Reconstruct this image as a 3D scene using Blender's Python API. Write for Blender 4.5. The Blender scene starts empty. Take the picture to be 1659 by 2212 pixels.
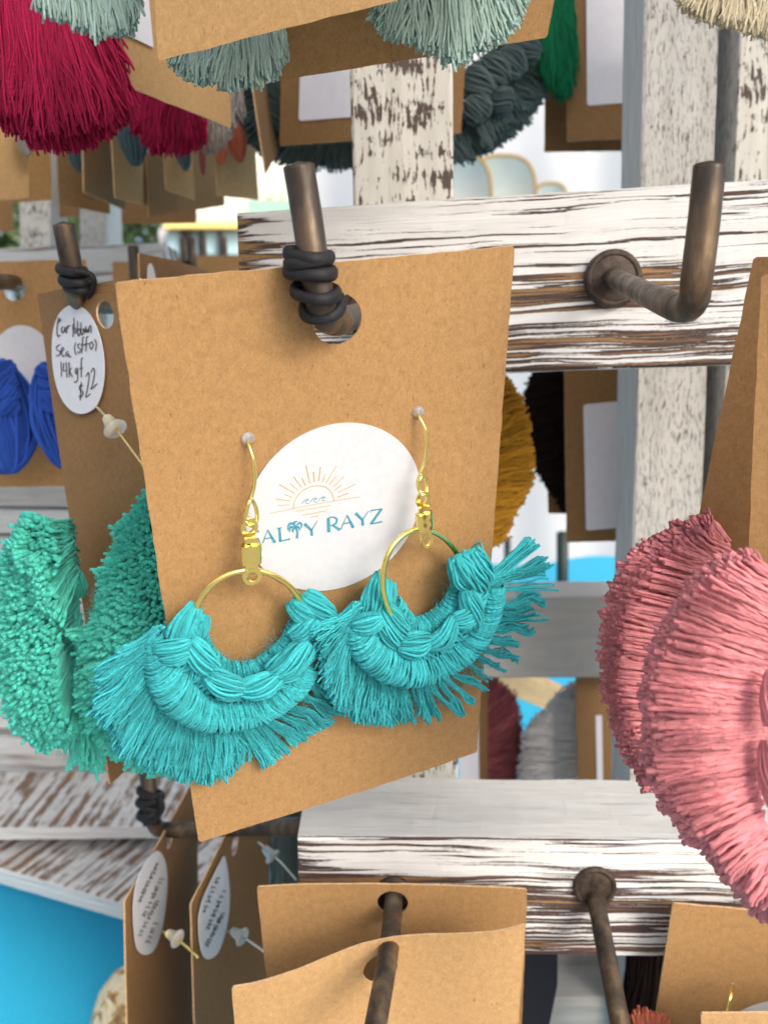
import bpy, math, random
import numpy as np
from mathutils import Vector, Matrix
from mathutils.geometry import delaunay_2d_cdt
rng = np.random.default_rng(7); random.seed(7)
sc = bpy.context.scene; COL = sc.collection
R = math.radians
# ------------------------------------------------------------------ camera, sky, sun, exposure
W0, H0, F = 1659.0, 2212.0, 1720.0          # picture units used for measuring, focal length in them
CAM = np.array([0.0, 0.0, 1.40]); PITCH = R(10)
cd = bpy.data.cameras.new('camera'); cam = bpy.data.objects.new('camera', cd); COL.objects.link(cam)
cam.location = CAM; cam.rotation_euler = (R(90) - PITCH, 0, 0); sc.camera = cam
cd.sensor_fit = 'HORIZONTAL'; cd.sensor_width = 36; cd.lens = F / W0 * 36
cd.clip_start = 0.004; cd.clip_end = 200
cd.dof.use_dof = True; cd.dof.focus_distance = 0.165; cd.dof.aperture_fstop = 27
SUN_EL, SUN_AZ = 36, 140                     # azimuth clockwise from +Y (view direction)
wd = bpy.data.worlds.new('World'); sc.world = wd; wd.use_nodes = True
nt = wd.node_tree; bg = nt.nodes['Background']; sky = nt.nodes.new('ShaderNodeTexSky')
sky.sky_type = 'NISHITA'; sky.sun_disc = False; sky.sun_elevation = R(SUN_EL); sky.sun_rotation = R(SUN_AZ)
sky.air_density = 0.8; sky.dust_density = 5.0; sky.ozone_density = 1.0
nt.links.new(sky.outputs[0], bg.inputs[0]); bg.inputs[1].default_value = 0.15
sl = bpy.data.lights.new('sun', 'SUN'); so = bpy.data.objects.new('sun', sl); COL.objects.link(so)
sl.energy = 1.5; sl.angle = R(28); sl.color = (1.0, 0.965, 0.92)
az, el = R(SUN_AZ), R(SUN_EL)
sd = Vector((math.sin(az) * math.cos(el), math.cos(az) * math.cos(el), math.sin(el)))
so.rotation_euler = sd.to_track_quat('Z', 'Y').to_euler(); so.location = (0, -2, 4)
vs = sc.view_settings; sc.display_settings.display_device = 'sRGB'
vs.view_transform = 'Standard'; vs.look = 'None'; vs.exposure = 0.82; vs.gamma = 1
sc.cycles.max_bounces = 8; sc.cycles.diffuse_bounces = 4; sc.cycles.transmission_bounces = 6; sc.cycles.transparent_max_bounces = 8

# ------------------------------------------------------------------ measuring helpers
cx_ = np.array([1.0, 0, 0]); cz_ = np.array([0, math.cos(PITCH), -math.sin(PITCH)]); cy_ = np.array([0, math.sin(PITCH), math.cos(PITCH)])
def ray(x, y):
    x = np.asarray(x, float); y = np.asarray(y, float)
    return ((x - W0/2) / F)[..., None] * cx_ - ((y - H0/2) / F)[..., None] * cy_ + cz_
def at(x, y, z):
    return CAM + ray(x, y) * np.asarray(z, float)[..., None]
def A(p): return at(p[0], p[1], p[2])
def nrm(v): v = np.asarray(v, float); return v / (np.linalg.norm(v, axis=-1, keepdims=True) + 1e-12)
class Plane:                                  # a flat card: p0 = top left, U = width vector, V = height vector, N = towards the viewer
    def __init__(s, tl, tr, bl):
        s.p0 = np.asarray(tl); s.U = np.asarray(tr) - tl; s.V = np.asarray(bl) - tl
        s.w = np.linalg.norm(s.U); s.h = np.linalg.norm(s.V); s.u = s.U / s.w; s.v = s.V / s.h
        n = np.cross(s.U, s.V); n /= np.linalg.norm(n)
        if n @ (CAM - s.p0) < 0: n = -n
        s.N = n
    def px(s, x, y, h=0.0):                   # picture point -> point h above the plane
        r = ray(x, y); h = np.asarray(h, float)
        t = (((s.p0 - CAM) @ s.N) + h) / (r @ s.N)
        return CAM + r * np.asarray(t)[..., None]
    def uv(s, x, y):
        P = s.px(x, y) - s.p0
        M = np.array([[s.u @ s.u, s.u @ s.v], [s.u @ s.v, s.v @ s.v]])
        return np.linalg.solve(M, np.array([P @ s.u, P @ s.v]))
def interp(poly, t):                          # polyline (n,k) sampled at t in 0..1 by length
    poly = np.asarray(poly, float); d = np.linalg.norm(np.diff(poly[:, :2], axis=0), axis=1); s = np.r_[0, np.cumsum(d)] / d.sum()
    return np.stack([np.interp(t, s, poly[:, k]) for k in range(poly.shape[1])], -1)
def smooth(poly, n=24, closed=False):         # Catmull-Rom through the points
    P = np.asarray(poly, float)
    Q = np.vstack([P[-1], P, P[0], P[1]]) if closed else np.vstack([2*P[0]-P[1], P, 2*P[-1]-P[-2]])
    m = len(Q) - 3; out = []
    ts = np.linspace(0, m, n, endpoint=not closed)
    for t in ts:
        i = min(int(t), m-1); f = t - i; a, b, c, d = Q[i:i+4]
        out.append(0.5 * ((2*b) + (-a+c)*f + (2*a-5*b+4*c-d)*f*f + (-a+3*b-3*c+d)*f**3))
    return np.array(out)

# ------------------------------------------------------------------ object helpers
def link(o, parent=None):
    COL.objects.link(o)
    if parent is not None: o.parent = parent
    return o
def thing(name, loc, label, cat, group=None):
    o = bpy.data.objects.new(name, None); o.empty_display_size = 0.01; o.location = loc
    o['label'] = label; o['category'] = cat
    if group: o['group'] = group
    return link(o)
def tag(o, label, cat, group=None):
    o['label'] = label; o['category'] = cat
    if group: o['group'] = group
    return o
def wloc(parent):
    L = np.zeros(3)
    while parent is not None: L = L + np.array(parent.location); parent = parent.parent
    return L
def mesh(name, V, faces, mats, parent=None, uv=None, tint=None, smooth_=True, fmat=None, kind=None, sharp=None):
    V = np.asarray(V, float)
    if parent is None:
        org = V.mean(0)
    else: org = wloc(parent)
    me = bpy.data.meshes.new(name)
    if isinstance(faces, np.ndarray) and faces.ndim == 2:
        k = faces.shape[1]; nf = len(faces)
        me.vertices.add(len(V)); me.vertices.foreach_set('co', (V - org).astype(np.float32).ravel())
        me.loops.add(nf * k); me.loops.foreach_set('vertex_index', faces.astype(np.int32).ravel())
        me.polygons.add(nf); me.polygons.foreach_set('loop_start', np.arange(0, nf*k, k, dtype=np.int32))
        me.polygons.foreach_set('loop_total', np.full(nf, k, dtype=np.int32)); me.update(calc_edges=True)
    else:
        me.from_pydata([tuple(p) for p in (V - org)], [], [tuple(int(i) for i in f) for f in faces]); me.update()
    for m in (mats if isinstance(mats, (list, tuple)) else [mats]): me.materials.append(m)
    if fmat is not None: me.polygons.foreach_set('material_index', np.asarray(fmat, dtype=np.int32))
    if uv is not None:
        ul = me.uv_layers.new(name='UVMap'); li = np.empty(len(me.loops), dtype=np.int32); me.loops.foreach_get('vertex_index', li)
        ul.data.foreach_set('uv', np.asarray(uv, np.float32)[li].ravel())
    if tint is not None:
        a = me.attributes.new('tint', 'FLOAT', 'POINT'); a.data.foreach_set('value', np.asarray(tint, np.float32))
    me.polygons.foreach_set('use_smooth', np.full(len(me.polygons), bool(smooth_)))
    me.validate()
    o = bpy.data.objects.new(name, me)
    if parent is None: o.location = org
    if kind: o['kind'] = kind
    return link(o, parent)
class Bag:                                    # collects geometry of ONE part
    def __init__(s): s.V = []; s.Fq = []; s.uv = []; s.t = []; s.n = 0
    def add(s, V, Fq, uv=None, t=None):
        V = np.asarray(V, float); s.V.append(V); s.Fq.append(np.asarray(Fq) + s.n); s.n += len(V)
        s.uv.append(np.zeros((len(V), 2)) if uv is None else uv); s.t.append(np.full(len(V), .5) if t is None else t)
        return s
    def build(s, name, mat, parent=None, **k):
        return mesh(name, np.vstack(s.V), np.vstack(s.Fq), mat, parent, uv=np.vstack(s.uv), tint=np.concatenate(s.t), **k)
def tubes(P, rad, K=5, ply=None, closed=False, tint=None, cap=True, ref=None, ell=None):
    """P (N,S,3) centre lines, rad (N,S) or scalar radii -> verts, quads, uv, tint"""
    P = np.asarray(P, float)
    if P.ndim == 2: P = P[None]
    N, S, _ = P.shape
    rad = np.broadcast_to(np.asarray(rad, float), (N, S)) if np.ndim(rad) != 1 else np.broadcast_to(np.asarray(rad)[None, :], (N, S))
    if closed: T = np.roll(P, -1, 1) - np.roll(P, 1, 1)
    else:
        T = np.empty_like(P); T[:, 1:-1] = P[:, 2:] - P[:, :-2]; T[:, 0] = P[:, 1] - P[:, 0]; T[:, -1] = P[:, -1] - P[:, -2]
    T = nrm(T)
    if ref is None:
        mean = np.abs(T).mean(1); ax = np.argmin(mean, 1); r0 = np.eye(3)[ax][:, None, :]
    else: r0 = np.asarray(ref, float) * np.ones((N, 1, 3)) if np.ndim(ref) < 3 else ref
    B = nrm(np.cross(T, r0)); C = np.cross(B, T)
    seg = np.linalg.norm(np.diff(P, axis=1), axis=2); L = np.concatenate([np.zeros((N, 1)), np.cumsum(seg, 1)], 1)
    ph = np.arange(K) * 2 * np.pi / K
    rr = rad[:, :, None] * np.ones(K)
    off = rng.random((N, 1, 1)) * 6.28
    if ply: rr = rr * (1 + 0.24 * np.cos(2 * ph[None, None, :] - 2 * np.pi * L[:, :, None] / ply + off))
    e1, e2 = (1, 1) if ell is None else ell
    V = P[:, :, None, :] + rr[..., None] * (e1 * np.cos(ph)[None, None, :, None] * B[:, :, None, :] + e2 * np.sin(ph)[None, None, :, None] * C[:, :, None, :])
    idx = np.arange(N * S * K).reshape(N, S, K)
    a = idx if closed else idx[:, :-1]
    b = np.roll(idx, -1, 1) if closed else idx[:, 1:]
    q = np.stack([a, np.roll(a, -1, 2), np.roll(b, -1, 2), b], -1).reshape(-1, 4)
    uv = np.stack([np.broadcast_to(L[:, :, None], (N, S, K)), np.broadcast_to(ph / 6.2832, (N, S, K))], -1).reshape(-1, 2)
    t = (rng.random(N) if tint is None else np.broadcast_to(np.asarray(tint, float), (N,)))
    t = np.broadcast_to(t[:, None, None], (N, S, K)).reshape(-1)
    V = V.reshape(-1, 3)
    if cap and not closed:                    # end caps: fold the last ring to its centre
        ce = P[:, -1] + T[:, -1] * rad[:, -1:] * .5; cs = P[:, 0] - T[:, 0] * rad[:, :1] * .3; n0 = len(V)
        V = np.vstack([V, ce, cs]); uv = np.vstack([uv, np.zeros((2*N, 2))]); t1 = t.reshape(N, S*K)[:, 0]; t = np.concatenate([t, t1, t1])
        ie = (n0 + np.arange(N))[:, None]; is_ = (n0 + N + np.arange(N))[:, None]
        l = idx[:, -1]; f = idx[:, 0]; h = K // 2
        qs = []
        for k in range(K):
            k2 = (k + 1) % K
            qs.append(np.stack([l[:, k], l[:, k2], ie[:, 0], ie[:, 0]], -1)); qs.append(np.stack([f[:, k2], f[:, k], is_[:, 0], is_[:, 0]], -1))
        q2 = np.vstack(qs)
        # make triangles as degenerate-free quads by splitting pairs: use neighbouring ring vertices
        q2 = []
        for k in range(0, K - 1, 2):
            q2.append(np.stack([l[:, k], l[:, k+1], l[:, (k+2) % K], ie[:, 0]], -1)); q2.append(np.stack([f[:, (k+2) % K], f[:, k+1], f[:, k], is_[:, 0]], -1))
        if K % 2:
            pass
        q = np.vstack([q] + q2)
    return V, q, uv, t
def rod(name, pts, r, mat, parent=None, K=14, n=None, ell=None, **k):
    P = smooth(pts, n or max(12, 8 * len(pts)))
    V, q, uv, t = tubes(P, r, K=K, ell=ell, ref=nrm(np.array([.31, .2, .93])))
    return mesh(name, V, q, mat, parent, uv=uv, tint=t, **k)

# ------------------------------------------------------------------ materials
def newmat(name):
    m = bpy.data.materials.new(name); m.use_nodes = True; t = m.node_tree; b = t.nodes['Principled BSDF']; return m, t, b
def N_(t, ty, **k):
    n = t.nodes.new(ty)
    for a, v in k.items(): setattr(n, a, v)
    return n
def val(t, sock, v):
    if hasattr(v, 'is_linked') or isinstance(v, bpy.types.NodeSocket): t.links.new(v, sock)
    else: sock.default_value = v
def math_(t, op, a, b=None, clamp=False):
    n = N_(t, 'ShaderNodeMath', operation=op); n.use_clamp = clamp; val(t, n.inputs[0], a)
    if b is not None: val(t, n.inputs[1], b)
    return n.outputs[0]
def noise(t, vec, scale=1.0, detail=3.0, rough=.55, dist=0.0):
    n = N_(t, 'ShaderNodeTexNoise'); val(t, n.inputs['Vector'], vec); n.inputs['Scale'].default_value = scale
    n.inputs['Detail'].default_value = detail; n.inputs['Roughness'].default_value = rough; n.inputs['Distortion'].default_value = dist
    return n.outputs['Fac']
def ramp(t, f, stops, interp='LINEAR'):
    n = N_(t, 'ShaderNodeValToRGB'); n.color_ramp.interpolation = interp; val(t, n.inputs[0], f)
    e = n.color_ramp.elements
    while len(e) < len(stops): e.new(.5)
    for i, (p, c) in enumerate(stops): e[i].position = p; e[i].color = (*c, 1) if len(c) == 3 else c
    return n.outputs[0]
def mapv(t, src, scale, loc=(0, 0, 0)):
    n = N_(t, 'ShaderNodeMapping'); t.links.new(src, n.inputs[0]); n.inputs['Scale'].default_value = scale; n.inputs['Location'].default_value = loc
    return n.outputs[0]
def mix(t, f, a, b, ty='MIX'):
    n = N_(t, 'ShaderNodeMix', data_type='RGBA', blend_type=ty); val(t, n.inputs[0], f)
    for s, v in ((n.inputs[6], a), (n.inputs[7], b)):
        if isinstance(v, tuple): s.default_value = (*v[:3], 1)
        else: t.links.new(v, s)
    return n.outputs[2]
def bump(t, b, h, strength=.3, dist=.0005):
    n = N_(t, 'ShaderNodeBump'); n.inputs['Strength'].default_value = strength; n.inputs['Distance'].default_value = dist
    t.links.new(h, n.inputs['Height']); t.links.new(n.outputs[0], b.inputs['Normal'])
def uvn(t): return N_(t, 'ShaderNodeTexCoord').outputs['UV']

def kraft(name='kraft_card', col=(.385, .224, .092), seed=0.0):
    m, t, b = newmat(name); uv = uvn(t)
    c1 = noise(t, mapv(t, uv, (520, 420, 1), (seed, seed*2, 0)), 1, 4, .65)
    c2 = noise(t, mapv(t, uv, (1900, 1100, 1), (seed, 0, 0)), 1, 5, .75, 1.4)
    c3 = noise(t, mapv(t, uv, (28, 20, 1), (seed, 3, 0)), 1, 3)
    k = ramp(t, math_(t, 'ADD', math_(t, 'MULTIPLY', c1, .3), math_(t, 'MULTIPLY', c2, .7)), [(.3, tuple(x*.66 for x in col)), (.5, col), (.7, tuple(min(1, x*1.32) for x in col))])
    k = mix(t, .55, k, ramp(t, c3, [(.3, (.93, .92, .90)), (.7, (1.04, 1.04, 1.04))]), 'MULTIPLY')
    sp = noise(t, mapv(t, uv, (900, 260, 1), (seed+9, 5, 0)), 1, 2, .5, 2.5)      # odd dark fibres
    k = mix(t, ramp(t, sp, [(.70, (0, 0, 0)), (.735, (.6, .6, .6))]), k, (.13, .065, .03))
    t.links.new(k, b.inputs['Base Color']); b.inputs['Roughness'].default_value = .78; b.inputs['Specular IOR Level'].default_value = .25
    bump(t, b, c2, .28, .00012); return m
def yarn(name, col, tipcol=None, var=.35, rough=1.0, pitch=.0013, tl=.28):
    m, t, b = newmat(name); a = N_(t, 'ShaderNodeAttribute', attribute_name='tint')
    lo = tuple(x*(1-var) for x in col); hi = tuple(min(1, x*(1+var*.9)) for x in col)
    k = ramp(t, a.outputs['Fac'], [(0, lo), (.5, col), (1, hi)])
    n = noise(t, mapv(t, uvn(t), (900, 3, 1)), 1, 3)
    k = mix(t, .5, k, ramp(t, n, [(.3, (.75, .75, .75)), (.7, (1.2, 1.2, 1.2))]), 'MULTIPLY')
    t.links.new(k, b.inputs['Base Color']); b.inputs['Roughness'].default_value = rough; b.inputs['Specular IOR Level'].default_value = .03
    sp_ = N_(t, 'ShaderNodeSeparateXYZ'); t.links.new(uvn(t), sp_.inputs[0])
    tw = math_(t, 'SINE', math_(t, 'ADD', math_(t, 'MULTIPLY', sp_.outputs[0], 6.2832/pitch), math_(t, 'MULTIPLY', sp_.outputs[1], 12.566)))
    fb = noise(t, mapv(t, uvn(t), (2600, 9, 1)), 1, 3, .7)
    bump(t, b, math_(t, 'ADD', math_(t, 'MULTIPLY', tw, .35), fb), .75, .00022)
    b.inputs['Sheen Weight'].default_value = .6; b.inputs['Sheen Roughness'].default_value = .5
    b.inputs['Sheen Tint'].default_value = (*[min(1, x*1.3+.1) for x in col], 1)
    tr = N_(t, 'ShaderNodeBsdfTranslucent'); t.links.new(k, tr.inputs[0]); ms = N_(t, 'ShaderNodeMixShader'); ms.inputs[0].default_value = tl
    t.links.new(b.outputs[0], ms.inputs[1]); t.links.new(tr.outputs[0], ms.inputs[2]); t.links.new(ms.outputs[0], t.nodes['Material Output'].inputs[0])
    return m
def wood(name, thr=.5, su=18, sv=420, white=(.78, .78, .77), dens=.35, tan=.5, crack=.3, soft=.02, seed=0.0, vgrad=0.0, dark=(.075, .045, .035), hf=.12, wobble=.0035, uend=0.0, ct=.37):
    """distressed white paint over brown wood; u runs along the grain, v across it (metres)"""
    m, t, b = newmat(name); uv = uvn(t)
    sx = N_(t, 'ShaderNodeSeparateXYZ'); t.links.new(uv, sx.inputs[0]); U, Vv = sx.outputs[0], sx.outputs[1]
    wob = math_(t, 'MULTIPLY', math_(t, 'SUBTRACT', noise(t, mapv(t, uv, (22, 55, 1), (seed, 1, 0)), 1, 2), .5), wobble)
    cb = N_(t, 'ShaderNodeCombineXYZ'); t.links.new(U, cb.inputs[0]); t.links.new(math_(t, 'ADD', Vv, wob), cb.inputs[1]); wuv = cb.outputs[0]
    n1 = noise(t, mapv(t, wuv, (su, sv, 1), (seed, seed*3, 0)), 1, 5, .6, .35)
    n2 = noise(t, mapv(t, wuv, (su*.9, 75, 1), (seed+4, 2, 0)), 1, 3)
    n3 = noise(t, mapv(t, uv, (700, 1900, 1), (seed, 0, 0)), 1, 4, .7)
    h = math_(t, 'ADD', n1, math_(t, 'MULTIPLY', math_(t, 'SUBTRACT', n2, .5), dens))
    h = math_(t, 'ADD', h, math_(t, 'MULTIPLY', math_(t, 'SUBTRACT', n3, .5), hf))
    if vgrad: h = math_(t, 'SUBTRACT', h, math_(t, 'MULTIPLY', Vv, vgrad))
    if uend: h = math_(t, 'SUBTRACT', h, math_(t, 'MULTIPLY', math_(t, 'POWER', 2.718, math_(t, 'MULTIPLY', U, -90.0)), uend))
    paint = ramp(t, h, [(thr - soft, (0, 0, 0)), (thr + soft, (1, 1, 1))])
    inside = ramp(t, h, [(thr - .16 * tan - .04, (1, 1, 1)), (thr - .10*tan - .03, (0, 0, 0))])
    bare = mix(t, inside, dark, ramp(t, n3, [(.3, (.20, .105, .045)), (.7, (.42, .25, .11))]))
    cr = noise(t, mapv(t, wuv, (su*1.4, sv*2.2, 1), (seed+7, 5, 0)), 1, 4, .6, .4)
    crk = ramp(t, cr, [(ct-.07, (1, 1, 1)), (ct, (0, 0, 0))])
    pc = mix(t, .6, white, ramp(t, noise(t, mapv(t, wuv, (40, 260, 1), (seed, 9, 0)), 1, 4), [(.3, (.80, .80, .79)), (.7, (1.06, 1.06, 1.06))]), 'MULTIPLY')
    pc = mix(t, math_(t, 'MULTIPLY', crk, crack), pc, (.17, .14, .125))
    k = mix(t, paint, bare, pc)
    t.links.new(k, b.inputs['Base Color']); b.inputs['Roughness'].default_value = .62; b.inputs['Specular IOR Level'].default_value = .3
    hh = math_(t, 'ADD', math_(t, 'MULTIPLY', paint, .6), math_(t, 'ADD', math_(t, 'MULTIPLY', cr, .5), math_(t, 'MULTIPLY', n3, .25)))
    bump(t, b, hh, .7, .0007); return m
def plain(name, col, rough=.6, metal=0.0, spec=.5, ns=0, nv=.15, bs=0):
    m, t, b = newmat(name); b.inputs['Base Color'].default_value = (*col, 1); b.inputs['Roughness'].default_value = rough
    b.inputs['Metallic'].default_value = metal; b.inputs['Specular IOR Level'].default_value = spec
    if ns:
        c = N_(t, 'ShaderNodeTexCoord').outputs['Object']; n = noise(t, c, ns, 4, .6)
        k = mix(t, 1.0, col, ramp(t, n, [(.3, (1-nv,)*3), (.7, (1+nv,)*3)]), 'MULTIPLY'); t.links.new(k, b.inputs['Base Color'])
        if bs: bump(t, b, n, .3, bs)
    return m
M = {}
M['kraft'] = kraft(); M['kraft_b'] = kraft('kraft_card_shaded', (.235, .130, .053), 3.3); M['kraft_c'] = kraft('kraft_card_pale', (.46, .285, .128), 6.1)  # same kraft with shade put into the darker copy, lit faces into the paler
M['edge'] = plain('card_edge', (.55, .36, .19), .9, ns=900, nv=.25)
M['sticker'] = plain('sticker_paper', (.62, .635, .67), .45, ns=500, nv=.04)
M['label'] = plain('label_paper', (.70, .70, .76), .4, ns=300, nv=.03)
M['ink'] = plain('pen_ink', (.03, .018, .02), .5); M['teal_ink'] = plain('teal_print', (.055, .30, .42), .5, ns=3000, nv=.3)
M['gold_ink'] = plain('gold_print', (.58, .39, .07), .5, ns=3000, nv=.3)
M['gold'] = plain('gold_plate', (.95, .77, .25), .17, 1.0)
M['silver'] = plain('steel_wire', (.6, .58, .55), .25, 1.0)
M['rubber'] = plain('black_rubber', (.013, .013, .015), .6, spec=.3, ns=600, nv=.3, bs=.0002)
def bronze():
    m, t, b = newmat('bronze_rod'); c = N_(t, 'ShaderNodeTexCoord').outputs['Object']
    n = noise(t, mapv(t, c, (160, 160, 45)), 1, 4, .65)
    k = ramp(t, n, [(.3, (.028, .022, .018)), (.48, (.075, .057, .042)), (.62, (.15, .10, .058)), (.76, (.27, .21, .14))])
    t.links.new(k, b.inputs['Base Color']); b.inputs['Metallic'].default_value = .55
    n4 = noise(t, mapv(t, c, (900, 900, 260)), 1, 4, .7); rg = ramp(t, n4, [(.3, (.30,)*3), (.7, (.58,)*3)]); t.links.new(rg, b.inputs['Roughness']); bump(t, b, n4, .35, .0002)
    return m
M['bronze'] = bronze()
def frosted():
    m, t, b = newmat('frosted_silicone'); b.inputs['Base Color'].default_value = (.92, .92, .90, 1); b.inputs['Roughness'].default_value = .35
    b.inputs['Transmission Weight'].default_value = .8; b.inputs['IOR'].default_value = 1.35; return m
M['frost'] = frosted()
M['wood_front'] = wood('painted_rail_front', .385, 12, 800, uend=.24, dens=.62, seed=1.3, vgrad=-3.6, tan=.55, soft=.012, dark=(.07, .045, .038))
M['wood_low'] = wood('painted_rail_lower_front', .515, 11, 860, uend=.08, dens=.75, seed=5.1, tan=.75, soft=.012, dark=(.07, .045, .042))
M['wood_top'] = wood('painted_rail_top', .20, 24, 420, ct=.41, white=(.60, .60, .585), dens=.1, crack=.35, seed=2.2)
M['wood_chip'] = wood('chipped_post', .425, 150, 850, white=(.62, .61, .555), dens=.80, crack=.25, seed=8.8, hf=.36, tan=4, dark=(.085, .06, .05), wobble=.005, soft=.012)
M['wood_worn'] = wood('worn_grey_post', .35, 170, 700, white=(.50, .50, .475), dens=.35, ct=.46, crack=.8, seed=11.4, hf=.42, dark=(.17, .155, .145), wobble=.006, soft=.05, tan=4)
M['wood_grey'] = wood('weathered_grey_rail', .25, 22, 180, white=(.42, .41, .39), dens=.2, crack=.5, seed=14.2)
M['wood_far'] = wood('whitewashed_board', .43, 12, 330, white=(.60, .60, .59), dens=.5, crack=.4, seed=3.9, tan=1.5, dark=(.16, .10, .07), soft=.06)
M['wood_cut'] = wood('end_grain', .52, 300, 300, dens=.5, seed=6.6, tan=1.0, soft=.05)

# ------------------------------------------------------------------ builders
def ring_of_uv(cu, cv, r, n=36): return [(cu + r*math.cos(2*math.pi*k/n), cv + r*math.sin(2*math.pi*k/n)) for k in range(n)]
def card_sheet(name, pl, mat, parent=None, bend=0.0, bendf=None, holes=(), th=.00055, step=.004, clip=None, wav=.0002, seed=0, warp=None):
    """a sheet of card on plane pl, with punched holes; bend is the bow of its middle towards the viewer"""
    w, h = pl.w, pl.h; rs = random.Random(seed); pts = []; edges = []
    nu = max(3, int(w/step)); nv = max(3, int(h/step)); c = .0005
    out = []
    for k in range(nu): out.append((c + (w-2*c)*k/nu, 0))
    out.append((w-c, 0))
    for k in range(nv+1): out.append((w, c + (h-2*c)*k/nv))
    for k in range(nu+1): out.append((w-c - (w-2*c)*k/nu, h))
    for k in range(nv+1): out.append((0, h-c - (h-2*c)*k/nv))
    out = [(u + rs.uniform(-.00012, .00012), v + rs.uniform(-.00012, .00012)) for u, v in out]
    loops = [out]
    for (hu, hv, hr) in holes: loops.append(ring_of_uv(hu, hv, hr))
    for lp in loops:
        s = len(pts); pts += lp; edges += [(s+i, s+(i+1) % len(lp)) for i in range(len(lp))]
    for i in range(1, nu):
        for j in range(1, nv):
            u, v = w*i/nu, h*j/nv
            if all((u-a)**2 + (v-b)**2 > (r+.0012)**2 for a, b, r in holes): pts.append((u, v))
    vs_, ed, fs, *_ = delaunay_2d_cdt([Vector(p) for p in pts], edges, [], 1, 1e-7)
    uvs = np.array([(p.x, p.y) for p in vs_])
    keep = []
    for f in fs:
        c_ = uvs[list(f)].mean(0)
        if all((c_[0]-a)**2 + (c_[1]-b)**2 > (r*.985)**2 for a, b, r in holes): keep.append(tuple(f))
    u, v = uvs[:, 0]/w, uvs[:, 1]/h
    off = bend * (1 - (2*u-1)**2) if bendf is None else bendf(u, v)
    off = off + wav * np.sin(u*5+seed) * np.cos(v*7+seed*2)
    base = pl.p0 + uvs[:, :1]*pl.u + uvs[:, 1:]*pl.v + off[:, None]*pl.N
    if warp is not None: base = base + (u*v**2.5)[:, None]*np.asarray(warp)
    Fv = base; Bv = base - pl.N*th; n = len(base)
    cnt = {}
    for f in keep:
        for i in range(3):
            e = (f[i], f[(i+1) % 3]); cnt[frozenset(e)] = cnt.get(frozenset(e), []) + [e]
    faces = [f for f in keep] + [tuple(n+i for i in reversed(f)) for f in keep]; fm = [0]*len(faces)
    for e in cnt.values():
        if len(e) == 1: a, b = e[0]; faces.append((b, a, a+n, b+n)); fm.append(1)
    ob = mesh(name, np.vstack([Fv, Bv]), faces, [mat, M['edge']], parent, uv=np.vstack([uvs, uvs]), fmat=fm, smooth_=False)
    return ob
def disc(name, pl, cu, cv, ru, rv, mat, parent, h=.0003, rot=0, n=48):
    P = []
    for k in range(n):
        a = 2*math.pi*k/n; x, y = ru*math.cos(a), rv*math.sin(a)
        x, y = x*math.cos(rot)-y*math.sin(rot), x*math.sin(rot)+y*math.cos(rot)
        P.append(pl.p0 + pl.u*(cu+x) + pl.v*(cv+y) + pl.N*h)
    P = np.array(P); Q = P - pl.N*.00022
    return mesh(name, np.vstack([P, Q]), [tuple(range(n)), tuple(reversed(range(n, 2*n)))] + [(i, i+n, (i+1) % n+n, (i+1) % n) for i in range(n)], mat, parent, smooth_=False)
def poly_px(bag, pl, pts, h, mp):
    P = np.array([pl.px(*mp(x, y), h) for x, y in pts])
    bag.append(P)
def ribbon_px(pl, pts, w, h, mp, bag, sm=True):
    """pen stroke: picture-space polyline of width w laid on plane pl"""
    p = np.array(pts, float)
    if sm and len(p) > 2: p = smooth(p, 5*len(p))
    w = np.full(len(p), w) if np.ndim(w) == 0 else np.interp(np.linspace(0, 1, len(p)), np.linspace(0, 1, len(w)), w)
    T = nrm(np.gradient(p, axis=0)); Nn = np.stack([-T[:, 1], T[:, 0]], 1)
    a = p + Nn*w[:, None]/2; b = p - Nn*w[:, None]/2
    Pa = np.array([pl.px(*mp(x, y), h) for x, y in a]); Pb = np.array([pl.px(*mp(x, y), h) for x, y in b])
    n = len(p); V = np.empty((2*n, 3)); V[0::2] = Pa; V[1::2] = Pb
    bag.add(V, np.array([(2*i, 2*i+1, 2*i+3, 2*i+2) for i in range(n-1)]))
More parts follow.
